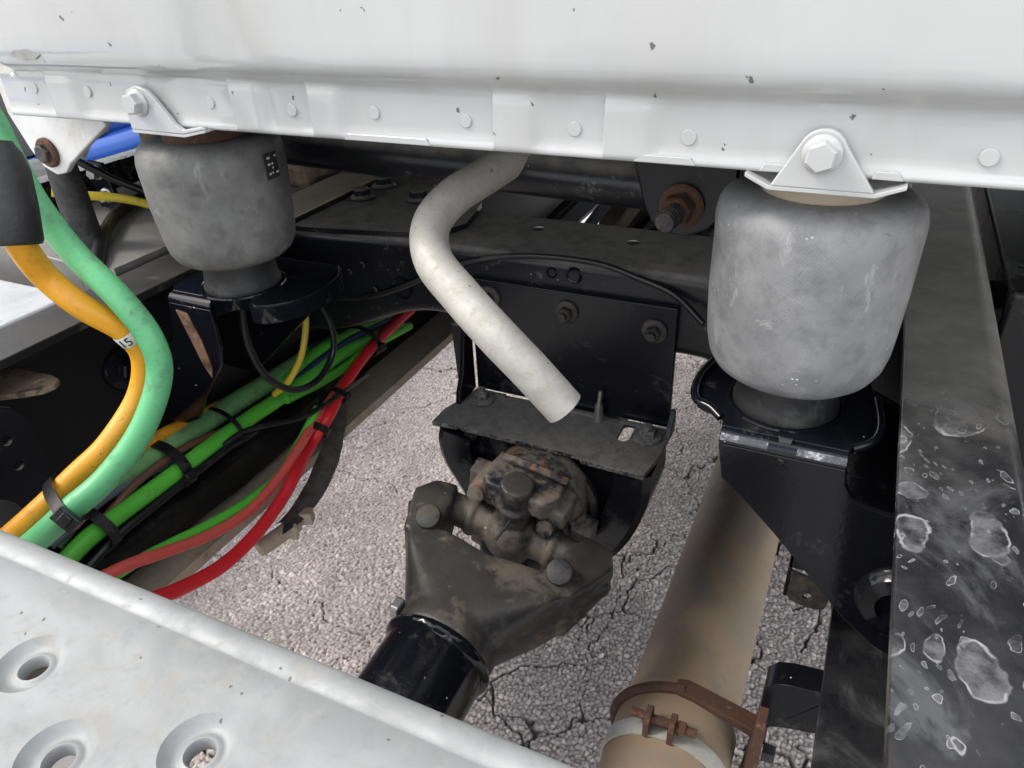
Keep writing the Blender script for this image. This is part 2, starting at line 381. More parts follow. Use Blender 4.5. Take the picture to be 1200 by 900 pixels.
# hose and pipe centre lines in metres (x right, y forward, z up) and radii
HOSE = {
    'orange_main': ([(-0.46, 0.39, 2.05), (-0.43, 0.36, 1.8), (-0.38, 0.31, 1.56), (-0.32, 0.295, 1.36), (-0.27, 0.3, 1.25), (-0.243, 0.309, 1.177), (-0.24, 0.305, 1.154), (-0.239, 0.304, 1.13), (-0.249, 0.318, 1.095), (-0.233, 0.327, 1.068), (-0.22, 0.346, 1.039), (-0.219, 0.354, 1.01), (-0.227, 0.343, 0.976), (-0.236, 0.309, 0.947), (-0.252, 0.28, 0.927), (-0.266, 0.251, 0.909), (-0.284, 0.221, 0.89)], 0.0101),
    'green_main': ([(-0.48, 0.42, 2.05), (-0.45, 0.39, 1.8), (-0.41, 0.34, 1.58), (-0.36, 0.315, 1.42), (-0.32, 0.325, 1.3), (-0.297, 0.348, 1.212), (-0.29, 0.35, 1.176), (-0.272, 0.346, 1.14), (-0.247, 0.346, 1.102), (-0.21, 0.345, 1.07), (-0.192, 0.347, 1.036), (-0.19, 0.342, 1.004), (-0.197, 0.316, 0.966), (-0.211, 0.282, 0.937), (-0.227, 0.252, 0.92), (-0.248, 0.233, 0.9), (-0.278, 0.21, 0.875)], 0.0103),
    'bundle_orange': ([(-0.41, 0.322, 0.797), (-0.41, 0.386, 0.807), (-0.41, 0.421, 0.807), (-0.41, 0.486, 0.8), (-0.41, 0.532, 0.793), (-0.41, 0.583, 0.786), (-0.41, 0.682, 0.774)], 0.0085),
    'bundle_dull_green': ([(-0.404, 0.309, 0.774), (-0.404, 0.357, 0.791), (-0.404, 0.405, 0.791), (-0.404, 0.459, 0.788), (-0.404, 0.521, 0.786), (-0.404, 0.597, 0.783), (-0.404, 0.653, 0.779), (-0.404, 0.747, 0.774), (-0.404, 0.838, 0.763), (-0.404, 0.945, 0.744)], 0.0135),
    'bundle_grey': ([(-0.392, 0.302, 0.779), (-0.392, 0.345, 0.785), (-0.392, 0.376, 0.788), (-0.392, 0.418, 0.783), (-0.392, 0.466, 0.774)], 0.005),
    'bundle_brown': ([(-0.384, 0.298, 0.76), (-0.384, 0.325, 0.764), (-0.384, 0.364, 0.775), (-0.384, 0.402, 0.785), (-0.384, 0.444, 0.789), (-0.384, 0.486, 0.786), (-0.384, 0.536, 0.774)], 0.0045),
    'bundle_black': ([(-0.392, 0.297, 0.743), (-0.392, 0.361, 0.755), (-0.392, 0.415, 0.757), (-0.392, 0.473, 0.763), (-0.392, 0.534, 0.765), (-0.392, 0.605, 0.763), (-0.392, 0.673, 0.754), (-0.392, 0.75, 0.743)], 0.0092),
    'bundle_bright_green': ([(-0.376, 0.293, 0.762), (-0.376, 0.327, 0.77), (-0.376, 0.36, 0.771), (-0.376, 0.394, 0.771), (-0.376, 0.453, 0.771), (-0.376, 0.508, 0.772), (-0.376, 0.578, 0.77), (-0.376, 0.635, 0.767), (-0.376, 0.709, 0.766), (-0.376, 0.788, 0.763), (-0.376, 0.866, 0.748), (-0.376, 0.94, 0.735)], 0.0102),
    'bundle_black_low': ([(-0.366, 0.31, 0.747), (-0.366, 0.357, 0.757), (-0.366, 0.405, 0.759), (-0.366, 0.459, 0.76), (-0.366, 0.521, 0.761), (-0.366, 0.573, 0.755)], 0.005),
    'bundle_blue': ([(-0.4, 0.614, 0.763), (-0.4, 0.679, 0.771), (-0.4, 0.751, 0.783), (-0.4, 0.817, 0.775), (-0.4, 0.916, 0.758)], 0.006),
    'bundle_blue2': ([(-0.38, 0.664, 0.771), (-0.38, 0.727, 0.776), (-0.38, 0.807, 0.773), (-0.38, 0.912, 0.757)], 0.005),
    'bundle_green_far': ([(-0.392, 0.661, 0.773), (-0.392, 0.744, 0.781), (-0.392, 0.819, 0.772), (-0.392, 0.921, 0.754)], 0.0095),
    'bundle_green_low': ([(-0.368, 0.639, 0.765), (-0.368, 0.705, 0.753), (-0.368, 0.772, 0.746), (-0.368, 0.853, 0.744), (-0.368, 0.954, 0.73)], 0.007),
    'red_bright': ([(-0.368, 0.965, 0.757), (-0.362, 0.902, 0.758), (-0.352, 0.809, 0.755), (-0.34, 0.729, 0.743), (-0.325, 0.669, 0.73), (-0.335, 0.637, 0.703), (-0.315, 0.577, 0.699), (-0.31, 0.537, 0.685), (-0.305, 0.48, 0.675), (-0.3, 0.42, 0.679), (-0.3, 0.364, 0.696), (-0.3, 0.319, 0.718), (-0.31, 0.281, 0.735)], 0.0085),
    'red_faded': ([(-0.378, 0.962, 0.757), (-0.374, 0.888, 0.75), (-0.358, 0.779, 0.741), (-0.34, 0.697, 0.738), (-0.335, 0.642, 0.726), (-0.33, 0.595, 0.711), (-0.33, 0.55, 0.696), (-0.33, 0.496, 0.689), (-0.33, 0.435, 0.702), (-0.33, 0.378, 0.726), (-0.335, 0.336, 0.742), (-0.345, 0.293, 0.747), (-0.355, 0.26, 0.742)], 0.0068),
    'green_thin': ([(-0.338, 0.664, 0.743), (-0.338, 0.614, 0.714), (-0.338, 0.564, 0.694), (-0.338, 0.507, 0.695), (-0.338, 0.451, 0.706), (-0.338, 0.397, 0.722), (-0.338, 0.353, 0.734), (-0.338, 0.301, 0.742), (-0.338, 0.263, 0.746)], 0.006),
    'yellow_thin': ([(-0.3, 0.635, 0.942), (-0.3, 0.638, 0.912), (-0.3, 0.631, 0.885), (-0.3, 0.613, 0.857), (-0.32, 0.604, 0.824), (-0.35, 0.605, 0.798)], 0.0042),
    'black_loop': ([(-0.29, 0.535, 0.973), (-0.29, 0.529, 0.942), (-0.29, 0.531, 0.908), (-0.29, 0.546, 0.868), (-0.29, 0.582, 0.831), (-0.29, 0.624, 0.821), (-0.29, 0.658, 0.836), (-0.29, 0.67, 0.862), (-0.29, 0.664, 0.898), (-0.29, 0.645, 0.933), (-0.29, 0.627, 0.956)], 0.0042),
    'black_tie_cable': ([(-0.365, 0.518, 0.769), (-0.358, 0.547, 0.773), (-0.345, 0.585, 0.764), (-0.335, 0.625, 0.751), (-0.325, 0.661, 0.751), (-0.33, 0.717, 0.743), (-0.345, 0.791, 0.725)], 0.0035),
    'cross_wire': ([(-0.335, 0.66, 0.938), (-0.34, 0.7, 0.905), (-0.304, 0.715, 0.896), (-0.247, 0.715, 0.909), (-0.199, 0.715, 0.929), (-0.152, 0.715, 0.953), (-0.106, 0.715, 0.974), (-0.058, 0.715, 0.987), (-0.005, 0.715, 0.994), (0.056, 0.715, 0.994), (0.099, 0.715, 0.984), (0.142, 0.715, 0.97), (0.178, 0.7, 0.949)], 0.0035),
    'yellow_back': ([(-0.605, 0.57, 1.054), (-0.589, 0.59, 1.046), (-0.567, 0.619, 1.037), (-0.545, 0.643, 1.025), (-0.522, 0.665, 1.006), (-0.485, 0.69, 0.966)], 0.0055),
    'black_back': ([(-0.621, 0.603, 1.108), (-0.608, 0.614, 1.085), (-0.583, 0.639, 1.055), (-0.557, 0.665, 1.03), (-0.516, 0.696, 0.985)], 0.005),
    'drain': ([(0.016, 0.716, 1.142), (-0.002, 0.655, 1.123), (-0.017, 0.608, 1.112), (-0.029, 0.563, 1.103), (-0.031, 0.526, 1.089), (-0.013, 0.496, 1.071), (0.022, 0.476, 1.053), (0.057, 0.465, 1.03), (0.086, 0.467, 1.001), (0.114, 0.472, 0.968)], 0.0169),
}
GRIP = ((-0.237, 0.298, 1.13), (-0.242, 0.311, 1.176))

# ------------------------------------------------------------------ geometry helpers
def link(name, me, mat=None, parent=None, bevel=0.0, segs=2, smooth=40, subsurf=0):
    o = bpy.data.objects.new(name, me)
    COL.objects.link(o)
    if mat is not None:
        me.materials.clear()
        me.materials.append(M[mat] if isinstance(mat, str) else mat)
    if parent is not None:
        o.parent = parent
    if bevel:
        b = o.modifiers.new('bevel', 'BEVEL')
        b.width = bevel
        b.segments = segs
        b.limit_method = 'ANGLE'
        b.angle_limit = R(38)
        b.harden_normals = True
    if subsurf:
        s = o.modifiers.new('sub', 'SUBSURF')
        s.levels = subsurf
        s.render_levels = subsurf
    return o

WLOC = {}
def wloc(o):
    return WLOC.get(o.name, Vector((0, 0, 0)))

def obj(name, bm, mat, parent=None, at=None, bevel=0.0, segs=2, smooth=40, subsurf=0):
    """Link a bmesh built in world coordinates as ONE mesh object with its origin at `at`."""
    base = Vector(at) if at is not None else (wloc(parent) if parent is not None else Vector((0, 0, 0)))
    bmesh.ops.translate(bm, verts=bm.verts, vec=-base)
    bmesh.ops.recalc_face_normals(bm, faces=bm.faces)
    me = bpy.data.meshes.new(name)
    bm.to_mesh(me)
    bm.free()
    for p in me.polygons:
        p.use_smooth = True
    me.set_sharp_from_angle(angle=R(smooth))
    o = link(name, me, mat, parent, bevel, segs, smooth, subsurf)
    pl = wloc(parent) if parent is not None else Vector((0, 0, 0))
    o.location = base - pl
    WLOC[o.name] = base
    return o

def thing(name, loc, label, cat, group=None):
    o = bpy.data.objects.new(name, None)
    COL.objects.link(o)
    o.location = loc
    o.empty_display_size = 0.05
    WLOC[o.name] = Vector(loc)
    return tag(o, label, cat, group)

def tag(o, label, cat, group=None):
    o['label'] = label
    o['category'] = cat
    if group:
        o['group'] = group
    return o

def nb():
    return bmesh.new()

def box(bm, c, s, rot=None):
    m = Matrix.Translation(c)
    if rot is not None:
        m = m @ rot
    m = m @ Matrix.Diagonal((s[0], s[1], s[2], 1))
    bmesh.ops.create_cube(bm, size=1.0, matrix=m)
    return bm

def bx(x0, x1, y0, y1, z0, z1):
    return box(nb(), ((x0 + x1) / 2, (y0 + y1) / 2, (z0 + z1) / 2), (x1 - x0, y1 - y0, z1 - z0))

def frame_of(axis):
    w = Vector(axis).normalized()
    u = w.cross(Vector((0, 0, 1)))
    if u.length < 1e-3:
        u = Vector((1, 0, 0))
    u.normalize()
    return u, w.cross(u).normalized(), w

def lathe(bm, prof, o, axis, seg=32, sx=1.0, start=0.0):
    """prof: list of (radius, height along axis)."""
    u, v, w = frame_of(axis)
    o = Vector(o)
    rings = []
    for r, h in prof:
        if r <= 1e-6:
            rings.append([bm.verts.new(o + w * h)])
        else:
            rings.append([bm.verts.new(o + w * h + (u * math.cos(a) * sx + v * math.sin(a)) * r)
                          for a in (start + 2 * math.pi * k / seg for k in range(seg))])
    for a, b in zip(rings, rings[1:]):
        na, nb_ = len(a), len(b)
        if na == 1 and nb_ == 1:
            continue
        for k in range(max(na, nb_)):
            k2 = (k + 1) % max(na, nb_)
            if na == 1:
                bm.faces.new((a[0], b[k], b[k2]))
            elif nb_ == 1:
                bm.faces.new((a[k], a[k2], b[0]))
            else:
                bm.faces.new((a[k], a[k2], b[k2], b[k]))
    return bm

def cyl(bm, p0, p1, r0, r1=None, seg=24):
    r1 = r0 if r1 is None else r1
    d = Vector(p1) - Vector(p0)
    return lathe(bm, [(0, 0), (r0, 0), (r1, d.length), (0, d.length)], p0, d, seg)

def spline(pts, step=0.006):
    P = [Vector(p) for p in pts]
    P = [P[0] * 2 - P[1]] + P + [P[-1] * 2 - P[-2]]
    out = []
    for i in range(1, len(P) - 2):
        a, b, c, d = P[i - 1], P[i], P[i + 1], P[i + 2]
        n = max(2, int((c - b).length / step))
        for k in range(n):
            t = k / n
            out.append(0.5 * ((2 * b) + (c - a) * t + (2 * a - 5 * b + 4 * c - d) * t * t + (3 * b - a - 3 * c + d) * t ** 3))
    out.append(P[-2])
    return out

def tube(bm, pts, r, seg=14, step=0.008, cap=True, wall=0.0, wob=0.0):
    P = spline(pts, step)
    n = len(P)
    T = [(P[min(i + 1, n - 1)] - P[max(i - 1, 0)]).normalized() for i in range(n)]
    u = T[0].cross(Vector((0, 0, 1)))
    if u.length < 1e-3:
        u = Vector((1, 0, 0))
    u.normalize()
    rings = []
    for i in range(n):
        u = (u - T[i] * u.dot(T[i])).normalized()
        v = T[i].cross(u)
        rr = r * (1 + wob * (mnoise.noise(P[i] * 40))) if wob else r
        rings.append([bm.verts.new(P[i] + (u * math.cos(a) + v * math.sin(a)) * rr) for a in (2 * math.pi * k / seg for k in range(seg))])
    for a, b in zip(rings, rings[1:]):
        for k in range(seg):
            k2 = (k + 1) % seg
            bm.faces.new((a[k], a[k2], b[k2], b[k]))
    if wall:
        inner = []
        for j, s in ((-1, 0), (-1, 0.06)):
            c = P[j] - T[j] * s
            inner.append([bm.verts.new(c + (vv.co - P[j]).normalized() * (r - wall)) for vv in rings[j]])
        for a, b in ((rings[-1], inner[0]), (inner[0], inner[1])):
            for k in range(seg):
                k2 = (k + 1) % seg
                bm.faces.new((a[k], a[k2], b[k2], b[k]))
        bm.faces.new(rings[0])
        bm.faces.new(inner[1])
    elif cap:
        bm.faces.new(rings[0])
        bm.faces.new(rings[-1])
    return bm

def prism(bm, poly, f, t0, t1):
    """poly: 2D outline; f(a, b, t) -> 3D point; extruded from t0 to t1."""
    A = [bm.verts.new(f(a, b, t0)) for a, b in poly]
    B = [bm.verts.new(f(a, b, t1)) for a, b in poly]
    bm.faces.new(A)
    bm.faces.new(B[::-1])
    n = len(poly)
    for k in range(n):
        k2 = (k + 1) % n
        bm.faces.new((A[k], B[k], B[k2], A[k2]))
    return bm

def plate_with_holes(bm, outer, holes, f, t0, t1):
    """Outline with holes (lists of 2D points), extruded; filled with triangles."""
    loops = [outer] + holes
    made = []
    for t in (t0, t1):
        es, vs_all = [], []
        for lp in loops:
            vs = [bm.verts.new(f(a, b, t)) for a, b in lp]
            vs_all.append(vs)
            for k in range(len(vs)):
                es.append(bm.edges.new((vs[k], vs[(k + 1) % len(vs)])))
        bmesh.ops.triangle_fill(bm, use_beauty=True, use_dissolve=False, edges=es)
        made.append(vs_all)
    for la, lb in zip(*made):
        n = len(la)
        for k in range(n):
            k2 = (k + 1) % n
            bm.faces.new((la[k], la[k2], lb[k2], lb[k]))
    return bm

def circle2(cx, cy, r, n=20, sx=1.0, sy=1.0):
    return [(cx + r * sx * math.cos(2 * math.pi * k / n), cy + r * sy * math.sin(2 * math.pi * k / n)) for k in range(n)]

def slot2(cx, cy, w, h, n=8):
    r = w / 2
    p = []
    for k in range(n + 1):
        a = math.pi * k / n
        p.append((cx + r * math.cos(a), cy + h / 2 - r + r * math.sin(a)))
    for k in range(n + 1):
        a = math.pi + math.pi * k / n
        p.append((cx + r * math.cos(a), cy - h / 2 + r + r * math.sin(a)))
    return p

def hexbolt(bm, p, axis, af, h, flange=0.0, fh=0.0, turn=0.2, dome=True):
    """Bolt head: optional washer flange, hexagonal body with a chamfered crown."""
    r = af / math.sqrt(3)
    if flange:
        lathe(bm, [(0, 0), (flange, 0), (flange, fh * 0.6), (flange * 0.94, fh), (r * 0.9, fh * 1.5), (0, fh * 1.5)], p, axis, 28)
    lathe(bm, [(0, 0), (r, 0), (r, fh + h * 0.82), (r * 0.86, fh + h), (0, fh + h)], p, axis, 6, start=turn)
    return bm

def XZ(y):          # outline in x,z; extruded along y
    return lambda a, b, t: Vector((a, y + t, b))
def XY(z):
    return lambda a, b, t: Vector((a, b, z + t))
def YZ(x):
    return lambda a, b, t: Vector((x + t, a, b))

def strap_loop(bm, c, along, a_dir, ra, rb, width, th, lump=0.0):
    """A flat band round a bundle: ellipse (ra, rb) in the plane normal to `along`."""
    w = Vector(along).normalized()
    u = Vector(a_dir)
    u = (u - w * u.dot(w)).normalized()
    v = w.cross(u)
    c = Vector(c)
    N = 40
    prev = first = None
    for k in range(N):
        a = 2 * math.pi * k / N
        d = u * math.cos(a) * ra + v * math.sin(a) * rb
        nrm = (u * math.cos(a) * rb + v * math.sin(a) * ra).normalized()
        q = [bm.verts.new(c + d + nrm * s * th + w * e * width / 2) for s, e in ((0, -1), (1, -1), (1, 1), (0, 1))]
        if prev:
            for j in range(4):
                bm.faces.new((prev[j], prev[(j + 1) % 4], q[(j + 1) % 4], q[j]))
        else:
            first = q
        prev = q
    for j in range(4):
        bm.faces.new((prev[j], prev[(j + 1) % 4], first[(j + 1) % 4], first[j]))
    return bm, u, v, w

# ------------------------------------------------------------------ ground: old asphalt with exposed stone and cracks
def cells(px, py, size, seed, jit=0.9):
    """Jittered-grid Voronoi: returns F1, F2 distances, id hash of nearest and its centre offset."""
    gx, gy = np.floor(px / size).astype(np.int64), np.floor(py / size).astype(np.int64)
    f1 = np.full(px.shape, 1e9); f2 = np.full(px.shape, 1e9)
    idh = np.zeros(px.shape, np.int64); ox = np.zeros(px.shape); oy = np.zeros(px.shape)
    def hsh(a, b, k):
        h = (a * 73856093) ^ (b * 19349663) ^ (k * 83492791 + seed * 2654435)
        h = (h ^ (h >> 13)) * 1274126177
        h = h ^ (h >> 16)
        return (h & 0xFFFFFF)
    for dx in (-1, 0, 1):
        for dy in (-1, 0, 1):
            cx, cy = gx + dx, gy + dy
            sx = (cx + 0.5 + jit * (hsh(cx, cy, 1) / 16777215.0 - 0.5)) * size
            sy = (cy + 0.5 + jit * (hsh(cx, cy, 2) / 16777215.0 - 0.5)) * size
            d = np.hypot(px - sx, py - sy)
            near = d < f1
            f2 = np.where(near, f1, np.minimum(f2, d))
            idh = np.where(near, hsh(cx, cy, 3), idh)
            ox = np.where(near, px - sx, ox); oy = np.where(near, py - sy, oy)
            f1 = np.where(near, d, f1)
    return f1, f2, idh, ox, oy

def vnoise(px, py, size, seed):
    gx, gy = np.floor(px / size).astype(np.int64), np.floor(py / size).astype(np.int64)
    fx, fy = px / size - gx, py / size - gy
    fx, fy = fx * fx * (3 - 2 * fx), fy * fy * (3 - 2 * fy)
    def h(a, b):
        v = (a * 374761393 + b * 668265263 + seed * 1442695) & 0x7FFFFFFF
        v = ((v ^ (v >> 13)) * 1274126177) & 0x7FFFFFFF
        return ((v ^ (v >> 16)) & 0xFFFF) / 65535.0
    return (h(gx, gy) * (1 - fx) + h(gx + 1, gy) * fx) * (1 - fy) + (h(gx, gy + 1) * (1 - fx) + h(gx + 1, gy + 1) * fx) * fy

def make_asphalt():
    t = NT('worn asphalt with exposed stone')
    at = t.n.new('ShaderNodeAttribute')
    at.attribute_name = 'stone'
    n = t.noise(420, 3)
    c = t.mix(t.ramp(n, 0.35, 0.7), at.outputs['Color'], t.mix(0.5, at.outputs['Color'], (0.30, 0.27, 0.25)))
    c = t.mix(t.math('MULTIPLY', t.ramp(t.noise(2.2, 4), 0.4, 0.65), 0.25), c, (0.34, 0.315, 0.29))
    v = t.voro(120)
    return t.out(c, 0.62, 0, t.bump(t.math('ADD', n, t.math('MULTIPLY', v.outputs['Distance'], 0.8)), 0.35, 0.0015), 0.45)

def build_ground():
    x0, x1, y0, y1, st = -1.50, 0.75, 0.45, 2.75, 0.0027
    nx, ny = int((x1 - x0) / st) + 1, int((y1 - y0) / st) + 1
    gx, gy = np.meshgrid(np.linspace(x0, x1, nx), np.linspace(y0, y1, ny))
    px, py = gx.ravel(), gy.ravel()
    f1, f2, idh, ox, oy = cells(px, py, 0.0096, 11)
    r1 = (idh & 1023) / 1023.0
    r2 = ((idh >> 10) & 1023) / 1023.0
    r3 = ((idh >> 5) & 1023) / 1023.0
    edge = np.clip((f2 - f1) / 0.0035, 0, 1)
    ang = r2 * 6.2832
    z = (r1 - 0.5) * 0.0030 + (np.cos(ang) * ox + np.sin(ang) * oy) * (0.15 + 0.65 * r3) + (edge - 1) * 0.0034
    z += (vnoise(px, py, 0.25, 3) - 0.5) * 0.006 + (vnoise(px, py, 0.004, 5) - 0.5) * 0.0010
    # cracks: warped cell borders, a coarse set everywhere and a tight block pattern towards the right
    wx = px + (vnoise(px, py, 0.05, 21) - 0.5) * 0.05 + (vnoise(px, py, 0.016, 22) - 0.5) * 0.018
    wy = py + (vnoise(px, py, 0.05, 23) - 0.5) * 0.05 + (vnoise(px, py, 0.016, 24) - 0.5) * 0.018
    a1, a2, ah, _, _ = cells(wx, wy, 0.46, 31, 0.85)
    b1, b2, bh, _, _ = cells(wx + 5, wy + 5, 0.165, 37, 0.9)
    side = np.clip((px + 0.42 + 0.25 * (vnoise(px, py, 0.3, 41) - 0.5)) / 0.25, 0, 1)
    w1 = -0.0002 + 0.0044 * vnoise(px, py, 0.08, 43)
    w2 = (-0.0016 + 0.0066 * vnoise(px, py, 0.07, 44)) * side
    cr = np.maximum(np.where(w1 > 1e-4, np.clip(1 - (a2 - a1) / 2 / np.maximum(w1, 1e-4), 0, 1), 0), np.where(w2 > 1e-4, np.clip(1 - (b2 - b1) / 2 / np.maximum(w2, 1e-4), 0, 1), 0))
    z -= np.clip(cr * 1.8, 0, 1) * 0.013
    tone = 0.49 + 0.28 * r3 * r3 + 0.12 * r1
    stain = np.clip((vnoise(px, py, 0.22, 61) * 0.65 + vnoise(px, py, 0.06, 62) * 0.35 - 0.52) / 0.2, 0, 1)
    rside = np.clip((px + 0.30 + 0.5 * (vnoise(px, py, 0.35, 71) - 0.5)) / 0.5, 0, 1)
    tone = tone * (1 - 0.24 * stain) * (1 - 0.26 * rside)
    warm = 0.5 + 0.5 * r2
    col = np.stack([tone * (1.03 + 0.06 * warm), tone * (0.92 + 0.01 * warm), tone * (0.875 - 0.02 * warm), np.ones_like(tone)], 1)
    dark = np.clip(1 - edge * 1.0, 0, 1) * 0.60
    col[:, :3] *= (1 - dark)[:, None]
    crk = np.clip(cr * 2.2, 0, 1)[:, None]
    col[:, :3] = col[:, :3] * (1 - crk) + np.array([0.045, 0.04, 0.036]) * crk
    verts = np.stack([px, py, z], 1)
    i = np.arange(nx * ny).reshape(ny, nx)
    quads = np.stack([i[:-1, :-1].ravel(), i[:-1, 1:].ravel(), i[1:, 1:].ravel(), i[1:, :-1].ravel()], 1)
    # the coarse sheet round the detailed patch, out to the horizon
    B = 600.0
    ring_in = [(x0, y0), (x1, y0), (x1, y1), (x0, y1)]
    ring_out = [(-B, -B), (B, -B), (B, B), (-B, B)]
    base = len(verts)
    ev = np.array([(a, b, 0.0) for a, b in ring_in + ring_out])
    eq = np.array([(base + k, base + 4 + k, base + 4 + (k + 1) % 4, base + (k + 1) % 4) for k in range(4)])
    verts = np.vstack([verts, ev])
    quads = np.vstack([quads, eq])
    col = np.vstack([col, np.tile([0.40, 0.37, 0.345, 1.0], (8, 1))])
    me = bpy.data.meshes.new('ground')
    me.vertices.add(len(verts))
    me.vertices.foreach_set('co', verts.astype(np.float32).ravel())
    me.loops.add(quads.size)
    me.loops.foreach_set('vertex_index', quads.astype(np.int32).ravel())
    me.polygons.add(len(quads))
    me.polygons.foreach_set('loop_start', np.arange(0, quads.size, 4, dtype=np.int32))
    me.polygons.foreach_set('loop_total', np.full(len(quads), 4, dtype=np.int32))
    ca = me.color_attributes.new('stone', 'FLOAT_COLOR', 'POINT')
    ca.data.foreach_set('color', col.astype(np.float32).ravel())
    me.update(calc_edges=True)
    me.validate()
    o = bpy.data.objects.new('ground', me)
    COL.objects.link(o)
    me.materials.append(make_asphalt())
    o['kind'] = 'structure'
    return o
build_ground()

# ------------------------------------------------------------------ frame rails (C channels, open side inwards)
def channel(sgn, y0, y1, z0, z1, xw, xf, t=0.009):
    """Extruded C section with rounded outer bends; sgn +1 = right rail."""
    r = 0.016
    p = [(xf, z1), (xw - r, z1)]
    for k in range(1, 5):
        a = math.pi / 2 * k / 4
        p.append((xw - r + r * math.sin(a), z1 - r + r * math.cos(a)))
    for k in range(0, 5):
        a = math.pi / 2 * k / 4
        p.append((xw - r + r * math.cos(a), z0 + r - r * math.sin(a)))
    p += [(xf, z0), (xf, z0 + t), (xw - t, z0 + t), (xw - t, z1 - t), (xf, z1 - t)]
    bm = nb()
    ys = np.linspace(y0, y1, 2)
    rows = [[bm.verts.new((sgn * a, y, b)) for a, b in p] for y in ys]
    n = len(p)
    for A, B in zip(rows, rows[1:]):
        for k in range(n):
            bm.faces.new((A[k], A[(k + 1) % n], B[(k + 1) % n], B[k]))
    bm.faces.new(rows[0]); bm.faces.new(rows[-1])
    return bm

RAIL_Z0, RAIL_Z1 = 0.652, 1.0
rr = thing('frame_rail', (0.40, 0.9, 0.652), 'black steel frame rail spotted with dried drops beside the pale grey air spring', 'frame rail')
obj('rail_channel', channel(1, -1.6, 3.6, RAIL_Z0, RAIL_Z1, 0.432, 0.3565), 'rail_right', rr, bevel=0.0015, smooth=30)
bm = nb()
lathe(bm, [(0, 0), (0.036, 0), (0.036, 0.006), (0.026, 0.011), (0.012, 0.012), (0.012, 0.02), (0, 0.02)], (0.4225, 0.40, 0.842), (-1, 0, 0), 32)
obj('web_boss', bm, 'black_paint', rr)

rl = thing('frame_rail', (-0.40, 0.9, 0.652), 'dusty black frame rail carrying the hose bundle on its lower tan flange', 'frame rail')
obj('rail_channel', channel(-1, -1.6, 3.6, RAIL_Z0, RAIL_Z1, 0.432, 0.3565), 'rail_left', rl, bevel=0.0015, smooth=30)
# lower flange lies under a crust of tan dust: a thin skin of its own over the steel
bm = nb()
prism(bm, [(-0.421, 0.662), (-0.3545, 0.662), (-0.3545, 0.649), (-0.352, 0.649), (-0.352, 0.6645), (-0.421, 0.6645)], lambda a, b, t: Vector((a, t, b)), 0.0, 1.6)
obj('dust_crust', bm, 'tan_dust', rl)
bm = nb()
prism(bm, [(-0.432, 1.0005), (-0.358, 1.0005), (-0.358, 1.003), (-0.428, 1.003)], lambda a, b, t: Vector((a, t, b)), 0.70, 2.2)
obj('dust_crust', bm, 'tan_dust', rl)
for (y, z, r) in ((0.463, 0.900, 0.026),):
    bm = nb()
    hexbolt(bm, (-0.4225, y, z), (1, 0, 0), 0.026, 0.014, r, 0.006)
    obj('web_bolt', bm, 'black_paint', rl)

